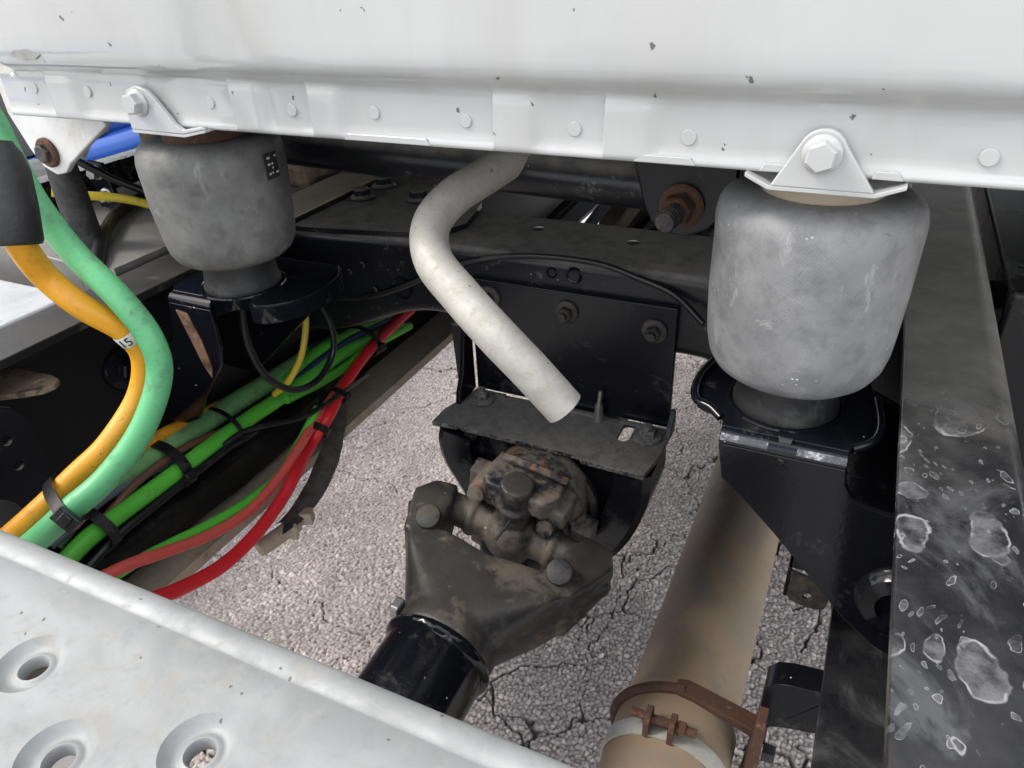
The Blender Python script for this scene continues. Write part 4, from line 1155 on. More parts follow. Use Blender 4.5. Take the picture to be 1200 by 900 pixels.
# ------------------------------------------------------------------ driveline hanger bracket
def build_hanger():
    t = thing('hanger_bracket', (0.02, 0.69, 0.80), 'black driveline hanger plate and gritty shelf bolted to the crossmember', 'bracket')
    y1 = 0.7215
    x0, x1 = -0.104, 0.148
    zs = 0.800
    obj('back_plate', bx(x0, x1, y1 - 0.0085, y1, zs + 0.001, 0.9555), 'black_paint', t, bevel=0.0022)
    for i, (x, z) in enumerate(((-0.078, 0.934), (0.021, 0.931), (0.124, 0.925))):
        bm = nb()
        hexbolt(bm, (x, y1 - 0.0085, z), (0, -1, 0), 0.0155, 0.010, 0.0145, 0.0032, 0.3 + i * 0.5)
        cyl(bm, (x, y1 - 0.02, z), (x, y1 - 0.0265, z), 0.0052, 0.0046, 14)
        obj('plate_bolt', bm, 'dark_bolt', t, smooth=30)
    bm = nb()
    outer = [(-0.121, 0.624), (-0.090, 0.627), (-0.086, 0.630), (-0.082, 0.627), (0.070, 0.626), (0.073, 0.620), (0.146, 0.618), (0.152, 0.655), (0.153, 0.712), (-0.106, 0.712), (-0.110, 0.690), (-0.121, 0.655)]
    plate_with_holes(bm, outer, [slot2(0.104, 0.690, 0.014, 0.038)], XY(zs), -0.0065, 0.0)
    sh = obj('shelf', bm, 'shelf_dust', t, bevel=0.001)
    for (x, y) in ((-0.086, 0.690), (0.130, 0.688)):
        bm = nb()
        hexbolt(bm, (x, y, zs), (0, 0, 1), 0.018, 0.009, 0.017, 0.003, 0.5)
        cyl(bm, (x, y, zs + 0.012), (x, y, zs + 0.017), 0.006, 0.0055, 12)
        obj('shelf_bolt', bm, 'shelf_dust', sh, smooth=30)
    # bright edge strips and the little zinc pin standing at the back
    obj('edge_strip', bx(0.020, 0.066, 0.704, 0.708, zs, zs + 0.004), 'zinc', sh)
    obj('edge_strip', bx(0.092, 0.146, 0.704, 0.708, zs, zs + 0.004), 'zinc', sh)
    obj('edge_strip', bx(-0.095, -0.060, 0.704, 0.708, zs, zs + 0.004), 'shelf_dust', sh)
    bm = nb()
    cyl(bm, (0.066, 0.700, zs), (0.066, 0.701, zs + 0.022), 0.0055, 0.005, 14)
    cyl(bm, (0.066, 0.701, zs + 0.022), (0.067, 0.703, zs + 0.040), 0.0028, 0.0026, 10)
    obj('pin', bm, 'zinc', sh)
    # folded side cheeks with a hollow curve
    for sx, x in ((-1, x0 - 0.008), (1, x1 + 0.001)):
        pl = [(0.7125, 0.945), (0.7125, zs + 0.001), (0.668, zs + 0.001), (0.6720, 0.818), (0.684, 0.840), (0.692, 0.880)]
        if sx > 0:
            pl = [(0.7125, 0.830), (0.7125, zs + 0.001), (0.690, zs + 0.001), (0.697, 0.815)]
        obj('cheek', prism(nb(), pl, YZ(x), 0.0, 0.0065), 'black_paint', t, bevel=0.0012)
    # drop leg behind the left cheek
    obj('drop_leg', prism(nb(), [(-0.128, 0.895), (-0.1135, 0.895), (-0.1135, 0.800), (-0.124, 0.800)], XZ(0.700), 0.0, 0.022), 'black_dusty', t, bevel=0.001)
    return t
build_hanger()

# ------------------------------------------------------------------ centre bearing in its U-shaped stamped cradle
def build_bearing():
    t = thing('center_bearing', (0.018, 0.66, 0.60), 'black stamped U cradle with rubber centre bearing below the shelf', 'bearing')
    zs = 0.7930
    cx, cz = 0.018, 0.712
    path = [(-0.112, zs), (-0.1165, 0.772), (-0.1120, 0.742), (-0.0960, 0.712), (-0.0780, 0.680), (-0.0560, 0.650), (-0.0280, 0.630), (0.006, 0.621), (0.044, 0.622), (0.080, 0.634), (0.110, 0.657), (0.130, 0.690), (0.1440, 0.728), (0.1520, 0.765), (0.1520, zs)]
    P = spline([(a, 0.0, b) for a, b in path], 0.006)
    bm = nb()
    prev = None
    sect = [(0.630, -0.044), (0.627, -0.043), (0.622, -0.008), (0.628, 0.0), (0.690, 0.0), (0.690, -0.005), (0.633, -0.007), (0.631, -0.0435)]
    for i, p in enumerate(P):
        d = (P[min(i + 1, len(P) - 1)] - P[max(i - 1, 0)]).normalized()
        out = Vector((-d.z, 0, d.x)) * -1.0
        if (p + out - Vector((cx, 0, cz))).length < (p - Vector((cx, 0, cz))).length:
            out = -out
        q = [bm.verts.new(Vector((p.x, y, p.z)) + out * h) for y, h in sect]
        if prev:
            for j in range(len(q)):
                bm.faces.new((prev[j], prev[(j + 1) % len(q)], q[(j + 1) % len(q)], q[j]))
        else:
            bm.faces.new(q)
        prev = q
    bm.faces.new(prev)
    obj('cradle', bm, 'black_paint', t, smooth=45)
    # stamped front web inside the cradle round the rubber
    outer = [(p.x * 0.94 + cx * 0.06, p.z) for p in P]
    bm = nb()
    plate_with_holes(bm, outer[::2], [circle2(cx, cz, 0.068, 36)], XZ(0.650), 0.0, 0.004)
    obj('web', bm, 'black_paint', t)
    bm = nb()
    lathe(bm, [(0.068, 0.004), (0.0715, 0.007), (0.072, 0.014), (0.066, 0.019), (0.060, 0.016), (0.057, 0.004), (0.060, -0.012), (0.068, -0.016), (0.068, 0.004)], (cx, 0.650, cz), (0, -1, 0), 48)
    obj('rubber_cushion', bm, 'rubber', t)
    bm = nb()
    lathe(bm, [(0.060, 0.0), (0.056, 0.010), (0.050, 0.013), (0.044, 0.010), (0.040, 0.0), (0.040, -0.02), (0.060, -0.02), (0.060, 0)], (cx, 0.650, cz), (0, -1, 0), 48)
    obj('bearing_shell', bm, 'cast', t)
    for (x, z) in ((-0.082, 0.775), (0.118, 0.775)):
        bm = nb()
        hexbolt(bm, (x, 0.6495, z), (0, -1, 0), 0.013, 0.008, 0.009, 0.002)
        obj('web_bolt', bm, 'dark_bolt', t)
    return t
build_bearing()

# ------------------------------------------------------------------ driveshaft: end yoke, cross, tube yoke, tube
def hull(bm, pts):
    tmp = nb()
    for p in pts:
        tmp.verts.new(p)
    r = bmesh.ops.convex_hull(tmp, input=tmp.verts)
    junk = [g for g in r['geom_interior'] + r['geom_unused'] if isinstance(g, bmesh.types.BMVert)]
    bmesh.ops.delete(tmp, geom=list(set(junk)), context='VERTS')
    me = bpy.data.meshes.new('tmp')
    tmp.to_mesh(me); tmp.free()
    bm.from_mesh(me)
    bpy.data.meshes.remove(me)
    return bm

def cast_finish(o, vox, it):
    m = o.modifiers.new('remesh', 'REMESH')
    m.mode = 'VOXEL'
    m.voxel_size = vox
    m.use_smooth_shade = True
    s = o.modifiers.new('smooth', 'SMOOTH')
    s.factor = 0.5
    s.iterations = it

def build_shaft():
    t = thing('driveshaft', (0.0, 0.40, 0.63), 'black driveshaft tube with grimy cast universal joint yokes', 'driveshaft')
    C0 = Vector((0.012, 0.566, 0.716))             # joint centre
    A = Vector((0.010, 1.0, 0.085)).normalized()   # shaft axis, rising forward
    e1 = Vector((1, -0.012, -0.155)).normalized()
    e1 = (e1 - A * e1.dot(A)).normalized()
    e2 = e1.cross(A).normalized()
    if e2.z < 0:
        e2 = -e2
    def L(a, b, c):                               # along axis, along e1, along e2
        return C0 + A * a + e1 * b + e2 * c
    # tube
    p_end = L(-0.135, 0, 0)
    bm = nb()
    lathe(bm, [(0.0, 0), (0.0525, 0.0), (0.0525, 1.10), (0, 1.10)], L(-1.28, 0, 0), A, 56)
    obj('shaft_tube', bm, 'shaft_black', t)
    bm = nb()
    N = 72
    prof = [(0.0515, -0.006), (0.0560, -0.003), (0.0575, 0.001), (0.0560, 0.005), (0.0515, 0.008)]
    lathe(bm, prof, L(-0.176, 0, 0), A, N)
    for v in bm.verts:
        v.co += (v.co - C0).normalized() * 0.0008 * mnoise.noise(v.co * 160)
    obj('weld_bead', bm, 'black_bracket', t)
    # tube yoke: socket, fan-shaped web, two ears
    bm = nb()
    lathe(bm, [(0, 0), (0.0535, 0.0), (0.0545, 0.012), (0.0535, 0.022), (0.0520, 0.036), (0, 0.038)], L(-0.172, 0, 0), A, 40)
    ring = [L(-0.150, 0.0525 * math.cos(a), 0.0525 * math.sin(a)) for a in (2 * math.pi * k / 20 for k in range(20))]
    mid = [L(-0.046, 0.112 * s, c) for s in (-1, 1) for c in (-0.026, 0.0, 0.026)] + [L(-0.085, 0.086 * s, c) for s in (-1, 1) for c in (-0.040, 0.040)] + [L(-0.072, 0, 0.044), L(-0.072, 0, -0.044)]
    for s in (-1, 1):
        half = [p for p in mid if (p - C0).dot(e1) * s > 0.02] + [L(-0.074, -s * 0.012, 0.046), L(-0.074, -s * 0.012, -0.046), L(-0.066, s * 0.03, 0.044), L(-0.066, s * 0.03, -0.044)]
        hull(bm, ring + half)
    for s in (-1, 1):
        # each ear: a tapering block with a chamfered crown
        lo = [L(-0.076, s * b, c) for b in (0.058, 0.098) for c in (-0.038, 0.038)]
        mi = [L(-0.010, s * b, c) for b, c in ((0.072, -0.034), (0.072, 0.034), (0.124, -0.022), (0.124, 0.022))]
        hi = [L(0.020, s * b, c) for b, c in ((0.082, -0.020), (0.082, 0.020), (0.112, -0.014), (0.112, 0.014))]
        hull(bm, lo + mi + hi)
        # stiffening rib down the outside
        hull(bm, [L(-0.140, s * 0.050, -0.012), L(-0.140, s * 0.050, 0.012), L(-0.02, s * 0.128, -0.010), L(-0.02, s * 0.128, 0.010), L(-0.02, s * 0.09, -0.012), L(-0.02, s * 0.09, 0.012)])
        # shoulder pad that carries the cap bolt
        lathe(bm, [(0, 0), (0.019, 0), (0.017, 0.026), (0, 0.027)], L(-0.056, s * 0.077, 0.012), (e2 * 0.9 - A * 0.42).normalized(), 20)
    y1 = obj('tube_yoke', bm, 'cast', t)
    cast_finish(y1, 0.0026, 16)
    # balance weight and clip on the near flank
    bm = nb()
    hull(bm, [L(-0.165 + a, -0.050 - b, 0.010 + c) for a in (0, 0.016) for b in (0, 0.010) for c in (0, 0.020)])
    o = obj('balance_clip', bm, 'zinc', t, bevel=0.003)
    # cap bolts
    for s in (-1, 1):
        bm = nb()
        ax = (e2 * 0.9 - A * 0.42).normalized()
        lathe(bm, [(0, 0), (0.0138, 0), (0.0142, 0.005), (0.0130, 0.0085), (0.0085, 0.0100), (0, 0.0098)], L(-0.056, s * 0.077, 0.040), ax, 28)
        obj('cap_bolt', bm, 'dark_bolt', t)
    # cross (spider) with four trunnions
    bm = nb()
    bmesh.ops.create_uvsphere(bm, u_segments=24, v_segments=16, radius=0.034, matrix=Matrix.Translation(C0))
    for d in (e1, -e1, e2, -e2):
        cyl(bm, C0, C0 + d * 0.082, 0.0205, 0.019, 24)
        cyl(bm, C0 + d * 0.046, C0 + d * 0.054, 0.0235, 0.0235, 24)
    cr = obj('joint_cross', bm, 'cast', t)
    cast_finish(cr, 0.0024, 4)
    # end yoke of the forward shaft: round hub, two ears above and below the cross
    bm = nb()
    lathe(bm, [(0, 0.0), (0.047, 0.0), (0.058, 0.010), (0.062, 0.024), (0.060, 0.050), (0.048, 0.058), (0, 0.060)], L(0.030, 0.004, 0.012), A, 40)
    for s in (-1, 1):
        lo = [L(0.050, b, s * c) for b in (-0.042, 0.042) for c in (0.030, 0.070)]
        hi = [L(-0.008, b, s * c) for b in (-0.034, 0.034) for c in (0.048, 0.074)]
        hi2 = [L(0.010, b, s * c) for b in (-0.046, 0.046) for c in (0.040, 0.072)]
        hull(bm, lo + hi + hi2)
        for b in (-0.044, 0.044):
            hull(bm, [L(0.004 + da, b + db, s * (0.040 + dc)) for da in (0, 0.04) for db in (-0.013, 0.013) for dc in (-0.010, 0.014)])
    hull(bm, [L(0.026 + da, 0.058 + db, -0.002 + dc) for da in (0, 0.030) for db in (0, 0.026) for dc in (-0.020, 0.014)])
    hull(bm, [L(0.030 + da, -0.058 - db, 0.024 + dc) for da in (0, 0.026) for db in (0, 0.016) for dc in (-0.016, 0.016)])
    y2 = obj('end_yoke', bm, 'cast_rusty', t)
    cast_finish(y2, 0.0026, 6)
    for (b, c) in ((-0.050, 0.036), (0.036, 0.026)):
        bm = nb()
        p = L(0.016, b, c)
        ax = (-A * 0.9 + e2 * 0.35 + e1 * 0.1).normalized()
        lathe(bm, [(0, -0.03), (0.0125, -0.03), (0.0125, 0.010), (0.0115, 0.016), (0.0098, 0.0175), (0.0096, 0.024), (0, 0.0245)], p, ax, 24)
        obj('strap_bolt', bm, 'cast_rusty', y2, smooth=30)
    # retainer strip over the crown
    bm = nb()
    tube(bm, [L(0.034, -0.030, 0.078), L(0.028, -0.010, 0.085), L(0.026, 0.010, 0.087), L(0.028, 0.026, 0.084), L(0.034, 0.044, 0.076)], 0.0050, 8)
    obj('lock_strap', bm, 'cast_rusty', y2)
    # grease line hanging from the joint
    bm = nb()
    tube(bm, [L(-0.002, 0.008, 0.052), L(-0.022, 0.004, 0.046), L(-0.045, -0.002, 0.034)], 0.0016, 8)
    obj('lock_wire', bm, 'plastic_black', t)
    # forward shaft running on under the cab
    bm = nb()
    lathe(bm, [(0, 0), (0.040, 0.0), (0.040, 0.08), (0.052, 0.12), (0.052, 1.5), (0, 1.5)], L(0.085, 0.004, 0.008), A, 40)
    obj('front_tube', bm, 'black_dusty', t)
    return t
build_shaft()

# ------------------------------------------------------------------ exhaust pipe, clamps and hanger
def build_exhaust():
    t = thing('exhaust_pipe', (0.222, 0.6, 0.437), 'tan dust-baked exhaust pipe below the frame', 'exhaust pipe')
    cx, cz, r = 0.2215, 0.500, 0.0635
    bm = nb()
    lathe(bm, [(0.061, 0), (r, 0.002), (r, 2.45), (0.061, 2.45)], (cx, 0.535, cz), (0, 1, 0), 64)
    obj('pipe', bm, 'exhaust', t)
    bm = nb()
    lathe(bm, [(0.066, 0), (0.0665, 0.55), (0.068, 0.628), (0.0675, 0.655), (0.0645, 0.664), (0.062, 0.664)], (cx, -0.10, cz), (0, 1, 0), 64)
    obj('sleeve_pipe', bm, 'exhaust', t)
    # band clamp
    bm = nb()
    strap_loop(bm, (cx, 0.492, cz), (0, 1, 0), (1, 0, 0), 0.0680, 0.0680, 0.020, 0.0028)
    b = obj('band_clamp', bm, 'galv', t)
    bm = nb()
    for dx in (-0.013, 0.013):
        prism(bm, [(-0.012, 0.0), (0.012, 0.0), (0.012, 0.022), (0.006, 0.030), (-0.006, 0.030), (-0.012, 0.022)], lambda a, h, d, dx=dx: Vector((cx - 0.008 + dx + d, 0.492 + a, cz + 0.066 + h)), -0.003, 0.003)
    cyl(bm, (cx - 0.040, 0.492, cz + 0.084), (cx + 0.030, 0.492, cz + 0.084), 0.0048, 0.0048, 12)
    hexbolt(bm, (cx + 0.010, 0.492, cz + 0.084), (1, 0, 0), 0.014, 0.009)
    obj('clamp_lugs', bm, 'rust', b, smooth=30)
    # saddle clamp: round bar over the left, flat saddle over the right to the hanger
    bm = nb()
    pts = [(cx + 0.071 * math.cos(a), 0.548 + 0.010 * math.cos(a), cz + 0.071 * math.sin(a)) for a in (R(d) for d in range(86, 250, 12))]
    tube(bm, pts, 0.0062, 12, 0.006)
    s = obj('u_bolt', bm, 'rust', t)
    bm = nb()
    prism(bm, [(0.214, 0.5700), (0.228, 0.5745), (0.300, 0.5560), (0.318, 0.5470), (0.318, 0.5350), (0.290, 0.5450), (0.262, 0.5560), (0.225, 0.5640)], XZ(0.541), 0.0, 0.022)
    obj('saddle', bm, 'rust', s, bevel=0.003)
    return t
build_exhaust()

eh = thing('exhaust_hanger', (0.335, 0.55, 0.60), 'short black hanger arm from the rail holding the exhaust saddle', 'bracket')
bm = nb()
prism(bm, [(0.306, 0.628), (0.315, 0.640), (0.330, 0.645), (0.372, 0.650), (0.372, 0.6515), (0.372, 0.588), (0.330, 0.577), (0.320, 0.572), (0.306, 0.560)], XZ(0.540), 0.0, 0.030)
obj('arm', bm, 'black_paint', eh, bevel=0.004)
obj('drop_strap', prism(nb(), [(0.306, 0.600), (0.315, 0.600), (0.316, 0.52), (0.313, 0.440), (0.300, 0.430), (0.297, 0.440), (0.303, 0.53)], XZ(0.515), 0.0, 0.052), 'rust', eh, bevel=0.0015)
bm = nb()
hexbolt(bm, (0.317, 0.535, 0.535), (1, 0, 0), 0.018, 0.013)
obj('hanger_nut', bm, 'dark_bolt', eh, smooth=30)

# small folded tab with a hole, hung inside the right rail
tb = thing('cable_tab', (0.33, 0.60, 0.70), 'small folded black tab with a hole below the glossy bracket', 'bracket')
bm = nb()
plate_with_holes(bm, [(0.3085, 0.706), (0.312, 0.700), (0.322, 0.697), (0.338, 0.696), (0.346, 0.701), (0.348, 0.712), (0.348, 0.732), (0.3085, 0.740)], [circle2(0.328, 0.711, 0.0042, 14)], XZ(0.600), 0.0, 0.004)
obj('tab_face', bm, 'dark_bolt', tb, bevel=0.001)
obj('tab_side', prism(nb(), [(0.600, 0.706), (0.604, 0.700), (0.645, 0.735), (0.645, 0.80), (0.600, 0.80)], YZ(0.305), 0.0, 0.004), 'black_paint', tb, bevel=0.001)
obj('tab_root', bx(0.3055, 0.4215, 0.600, 0.604, 0.745, 0.800), 'black_paint', tb)

# ------------------------------------------------------------------ cab torsion tube and the dusty lug with its through-bolt
tt = thing('torsion_tube', (0.0, 0.66, 1.08), 'thick black cross tube running below the cab floor', 'tube')
bm = nb()
tube(bm, [(-0.36, 0.655, 1.115), (-0.3, 0.655, 1.113), (0.0, 0.655, 1.105), (0.205, 0.655, 1.100)], 0.0225, 28, 0.03)
obj('bar', bm, 'black_dusty', tt)
lm = thing('stay_lug', (0.16, 0.61, 1.07), 'dusty brown lug with a rusty through-bolt between cab and crossmember', 'bracket')
bm = nb()
prism(bm, [(0.110, 1.193), (0.214, 1.193), (0.2135, 1.120), (0.203, 1.098), (0.190, 1.084), (0.172, 1.0765), (0.155, 1.0775), (0.142, 1.087), (0.134, 1.103)], XZ(0.602), 0.0, 0.007)
obj('lug_plate', bm, 'black_dusty', lm, bevel=0.002)
bm = nb()
prism(bm, [(0.602, 1.193), (0.602, 1.085), (0.64, 1.09), (0.69, 1.193)], YZ(0.208), 0, 0.006)
obj('side_plate', bm, 'black_dusty', lm, bevel=0.001)
bm = nb()
lathe(bm, [(0, 0), (0.0185, 0), (0.0188, 0.003), (0.0165, 0.005), (0, 0.005)], (0.168, 0.6015, 1.1035), (0, -1, 0), 28)
obj('washer', bm, 'rust', lm)
bm = nb()
hexbolt(bm, (0.168, 0.5965, 1.1035), (-0.12, -1, -0.05), 0.023, 0.015, 0, 0, 0.2)
obj('nut', bm, 'rust', lm, smooth=30)
bm = nb()
lathe(bm, [(0, 0), (0.0085, 0.0), (0.0085, 0.024), (0.0078, 0.027), (0, 0.0272)], (0.168, 0.585, 1.1035), (-0.12, -1, -0.05), 20)
for k in range(5):
    lathe(bm, [(0.0082, 0.006 + k * 0.0042), (0.0092, 0.0075 + k * 0.0042), (0.0082, 0.009 + k * 0.0042)], (0.168, 0.585, 1.1035), (-0.12, -1, -0.05), 20)
obj('bolt_shank', bm, 'dark_bolt', lm)

# ------------------------------------------------------------------ bent drain pipe
dp = tag(obj('drain_pipe', tube(nb(), HOSE['drain'][0], HOSE['drain'][1], 40, 0.004, wall=0.0022), 'galv', at=HOSE['drain'][0][0], smooth=50),
         'dull aluminium drain pipe bent in an S from under the cab', 'pipe')

# ------------------------------------------------------------------ hoses and cables
def hose(key, name, mat, label, cat='hose', seg=18, step=0.006, wob=0.02):
    p, r = HOSE[key]
    return tag(obj(name, tube(nb(), p, r, seg, step, wob=wob), mat, at=p[-1], smooth=60), label, cat)
H1 = hose('orange_main', 'air_hose', 'hose_orange', 'thick orange hose hanging from a black rubber grip')
H2 = hose('green_main', 'air_hose', 'hose_green', 'thick faded green hose curving down beside the orange one')
hose('bundle_orange', 'air_hose', 'hose_orange', 'thin orange hose along the back of the bundle on the rail')
hose('bundle_dull_green', 'air_hose', 'hose_dull_green', 'grimy dull green hose in the bundle on the rail')
hose('bundle_grey', 'cable', 'hose_grey', 'short grey cable among the bundled hoses', 'cable')
hose('bundle_brown', 'cable', 'hose_brown', 'thin brown cable in the bundle beside the bright green hose', 'cable')
hose('bundle_black', 'cable', 'hose_black', 'black conduit between the two green hoses of the bundle', 'cable')
hose('bundle_bright_green', 'air_hose', 'hose_bright_green', 'thick bright green hose along the front of the bundle')
hose('bundle_black_low', 'cable', 'hose_black', 'thin black cable under the thick bright green hose', 'cable')
hose('bundle_blue', 'cable', 'hose_blue', 'dark blue tube at the back of the far end of the bundle', 'cable')
hose('bundle_blue2', 'cable', 'hose_blue', 'dark blue tube between the far green hoses', 'cable')
hose('bundle_green_far', 'air_hose', 'hose_bright_green', 'green hose between the blue tubes at the far end of the bundle')
hose('bundle_green_low', 'air_hose', 'hose_bright_green', 'light green hose below the far end of the bundle')
hose('red_bright', 'air_hose', 'hose_red', 'bright red hose swinging down over the asphalt')
hose('red_faded', 'air_hose', 'hose_red_faded', 'faded red hose strapped beside the bright red one')
hose('green_thin', 'air_hose', 'hose_bright_green', 'thin light green hose sagging above the faded red hose')
hose('yellow_thin', 'cable', 'hose_yellow', 'short yellow tube hanging behind the notched bracket', 'cable')
hose('black_loop', 'cable', 'hose_black', 'thin black cable looping down below the dark air spring', 'cable')
hose('black_tie_cable', 'cable', 'hose_black', 'black tie-down cord reaching from the bundle to the red hoses', 'cord')
hose('cross_wire', 'cable', 'hose_black', 'thin black wire arching across the crossmember', 'cable')
hose('yellow_back', 'cable', 'hose_yellow', 'yellow tube behind the dark air spring', 'cable')
hose('black_back', 'cable', 'hose_black', 'black pipe slanting down from the cab corner', 'cable')

# white printed sleeve on the orange hose, reading 15
def sleeve_tag():
    p, r = HOSE['orange_main']
    S = spline(p, 0.004)
    c = min(S, key=lambda q: (q - Vector((-0.2105, 0.344, 1.036))).length)
    i = S.index(c)
    d = (S[i + 1] - S[i - 1]).normalized()
    bm = nb()
    lathe(bm, [(r * 1.02, -0.0055), (r * 1.06, -0.005), (r * 1.06, 0.005), (r * 1.02, 0.0055)], c, d, 24)
    tg = tag(obj('hose_tag', bm, 'tag_white', at=c), 'white sleeve tag printed 15 round the orange hose', 'tag')
    cu = bpy.data.curves.new('digits', 'FONT')
    cu.body = '15'
    cu.size = 0.011
    cu.align_x = 'CENTER'
    cu.align_y = 'CENTER'
    cu.extrude = 0.0002
    tmp = bpy.data.objects.new('digits_tmp', cu)
    COL.objects.link(tmp)
    dg = bpy.context.evaluated_depsgraph_get()
    me = bpy.data.meshes.new_from_object(tmp.evaluated_get(dg))
    bpy.data.objects.remove(tmp)
    view = (Vector((0.3036, 0, 1.3)) - c).normalized()
    nrm = (view - d * view.dot(d)).normalized()
    yv = -d
    xv = yv.cross(nrm)
    q = bpy.data.objects.new('digits', me)
    COL.objects.link(q)
    me.materials.clear(); me.materials.append(M['print_black'])
    q.parent = tg
    # wrap the digits round the sleeve
    for v in me.vertices:
        a = v.co.x / (r * 1.06) - 0.65
        rad = r * 1.06 + 0.0004 + v.co.z
        v.co = nrm * rad * math.cos(a) + xv * rad * math.sin(a) + yv * v.co.y
    return tg
sleeve_tag()

# black rubber grip on the orange hose
S = HOSE['orange_main'][0]
g0, g1 = Vector(S[2]), Vector(S[1])
gd = (Vector(GRIP[1]) - Vector(GRIP[0])).normalized()
g0 = Vector(GRIP[0])
bm = nb()
lathe(bm, [(0.0120, 0.004), (0.0190, 0.002), (0.0204, 0.005), (0.0206, 0.030), (0.0196, 0.052), (0.0165, 0.064), (0.0125, 0.070), (0.0118, 0.072), (0, 0.072)], g0 - gd * 0.004, gd, 32)
tag(obj('rubber_grip', bm, 'rubber', at=g0, smooth=60), 'black rubber grip sleeve over the top of the orange hose', 'grip')

# ------------------------------------------------------------------ straps
def tie(c, along, adir, ra, rb, w, th, label, buckle=None, blen=0.016):
    bm = nb()
    bm, u, v, ww = strap_loop(bm, c, along, adir, ra, rb, w, th)
    t = obj('cable_tie', bm, 'plastic_black', at=c, smooth=50)
    tag(t, label, 'cable tie')
    if buckle is not None:
        a = buckle
        nrm = (u * math.cos(a) * rb + v * math.sin(a) * ra).normalized()
        tang = (-u * math.sin(a) * ra + v * math.cos(a) * rb).normalized()
        p = Vector(c) + u * math.cos(a) * ra + v * math.sin(a) * rb + nrm * th
        m = Matrix((tang, ww, nrm)).transposed().to_4x4()
        m.translation = p + nrm * 0.003
        bm = nb()
        bmesh.ops.create_cube(bm, size=1.0, matrix=m @ Matrix.Diagonal((blen, w * 1.25, 0.008, 1)))
        m.translation = p + nrm * 0.0065
        bmesh.ops.create_cube(bm, size=1.0, matrix=m @ Matrix.Diagonal((blen * 0.45, w * 0.9, 0.005, 1)))
        obj('buckle', bm, 'plastic_black', t, bevel=0.0012)
    return t
def near_y(key, y):
    return min(spline(HOSE[key][0], 0.004)[::1], key=lambda q: abs(q.y - y) + max(0, q.z - 0.96) * 9)
_a, _b = near_y('orange_main', 0.262), near_y('green_main', 0.262)
tie((_a + _b) / 2, (0.030, 0.058, 0.042), _b - _a, (_b - _a).length / 2 + 0.0125, 0.0135, 0.010, 0.0018, 'wide black strap buckled round the thick orange and green hoses', R(-20), 0.020)
tie((-0.3915, 0.455, 0.7810), (0, 1, 0), (1, 0, -0.25), 0.0320, 0.0215, 0.013, 0.002, 'wide black buckled tie round the bundle nearest the deck plate', R(12), 0.022)
tie((-0.3910, 0.545, 0.7770), (0, 1, 0), (1, 0, -0.25), 0.0315, 0.0205, 0.006, 0.0016, 'narrow black tie round the middle of the bundle', R(5), 0.010)
tie((-0.3790, 0.825, 0.7600), (0, 1, -0.1), (1, 0, 0), 0.0400, 0.0250, 0.010, 0.0018, 'black tie round the far end of the bundle and red hoses', R(0), 0.012)
tie((-0.3340, 0.703, 0.7435), (0, 0.8, 0.25), (1, 0, 0), 0.0180, 0.0115, 0.008, 0.0016, 'small black tie high on the two red hoses', R(-10), 0.010)
tie((-0.3310, 0.648, 0.7190), (0, 0.8, 0.42), (1, 0, 0), 0.0175, 0.0115, 0.010, 0.0018, 'square-headed black tie low on the two red hoses', R(80), 0.015)
tie((-0.3860, 0.345, 0.7720), (0, 1, 0.05), (1, 0, -0.2), 0.0330, 0.0225, 0.012, 0.002, 'black buckled tie round the bundle beside the deck plate edge', R(70), 0.018)

# black rubber apron under the bundle, hanging over the flange edge
def apron():
    prof = [(-0.4215, 0.747), (-0.412, 0.744), (-0.392, 0.742), (-0.372, 0.7400), (-0.366, 0.7360), (-0.366, 0.726), (-0.372, 0.710), (-0.379, 0.694), (-0.385, 0.680)]
    ys = np.linspace(0.26, 0.70, 40)
    bm = nb()
    rows = []
    for y in ys:
        fade = max(0.0, (y - 0.55) / 0.15)
        rows.append([])
        for k, (x, z) in enumerate(prof):
            w = k / (len(prof) - 1)
            zz = z + 0.004 * w * mnoise.noise(Vector((y * 17, k * 0.4, 0))) + fade * w * 0.010 + (y - 0.45) * -0.02
            xx = x + 0.004 * w * mnoise.noise(Vector((y * 13, k * 0.4, 5)))
            rows[-1].append(bm.verts.new((xx, y, zz)))
    for a, b in zip(rows, rows[1:]):
        for k in range(len(prof) - 1):
            bm.faces.new((a[k], a[k + 1], b[k + 1], b[k]))
    bmesh.ops.solidify(bm, geom=bm.faces[:], thickness=0.003)
    tag(obj('rubber_apron', bm, 'rubber', at=(-0.38, 0.48, 0.70), smooth=60), 'scuffed black rubber apron lying under the hose bundle', 'apron')
apron()

# torn rubber flap and old clamp below the rail, behind the red hoses
fl = thing('mud_flap', (-0.31, 0.58, 0.62), 'torn black rubber flap hanging off the flange behind the red hoses', 'flap')
bm = nb()
pts = [(-0.350, 0.735, 0.690), (-0.333, 0.700, 0.668), (-0.318, 0.655, 0.648), (-0.309, 0.610, 0.636), (-0.307, 0.565, 0.630), (-0.312, 0.525, 0.632)]
P = spline(pts, 0.012)
rows = []
for i, p in enumerate(P):
    f = i / (len(P) - 1)
    wdt = 0.026 * math.sin(math.pi * (0.15 + 0.8 * f)) + 0.006
    rows.append([bm.verts.new(p + Vector((-wdt * u, 0.010 * math.sin(u * 3) + 0.004 * mnoise.noise(Vector((f * 9, u * 4, 0))), 0.018 * u * (1 - u) + 0.012 * u))) for u in np.linspace(0, 1, 7)])
for a, b in zip(rows, rows[1:]):
    for k in range(6):
        bm.faces.new((a[k], a[k + 1], b[k + 1], b[k]))
bmesh.ops.solidify(bm, geom=bm.faces[:], thickness=0.004)
obj('flap_sheet', bm, 'black_dusty', fl, smooth=60)
bm = nb()
cyl(bm, (-0.318, 0.560, 0.622), (-0.335, 0.500, 0.618), 0.012, 0.011, 16)
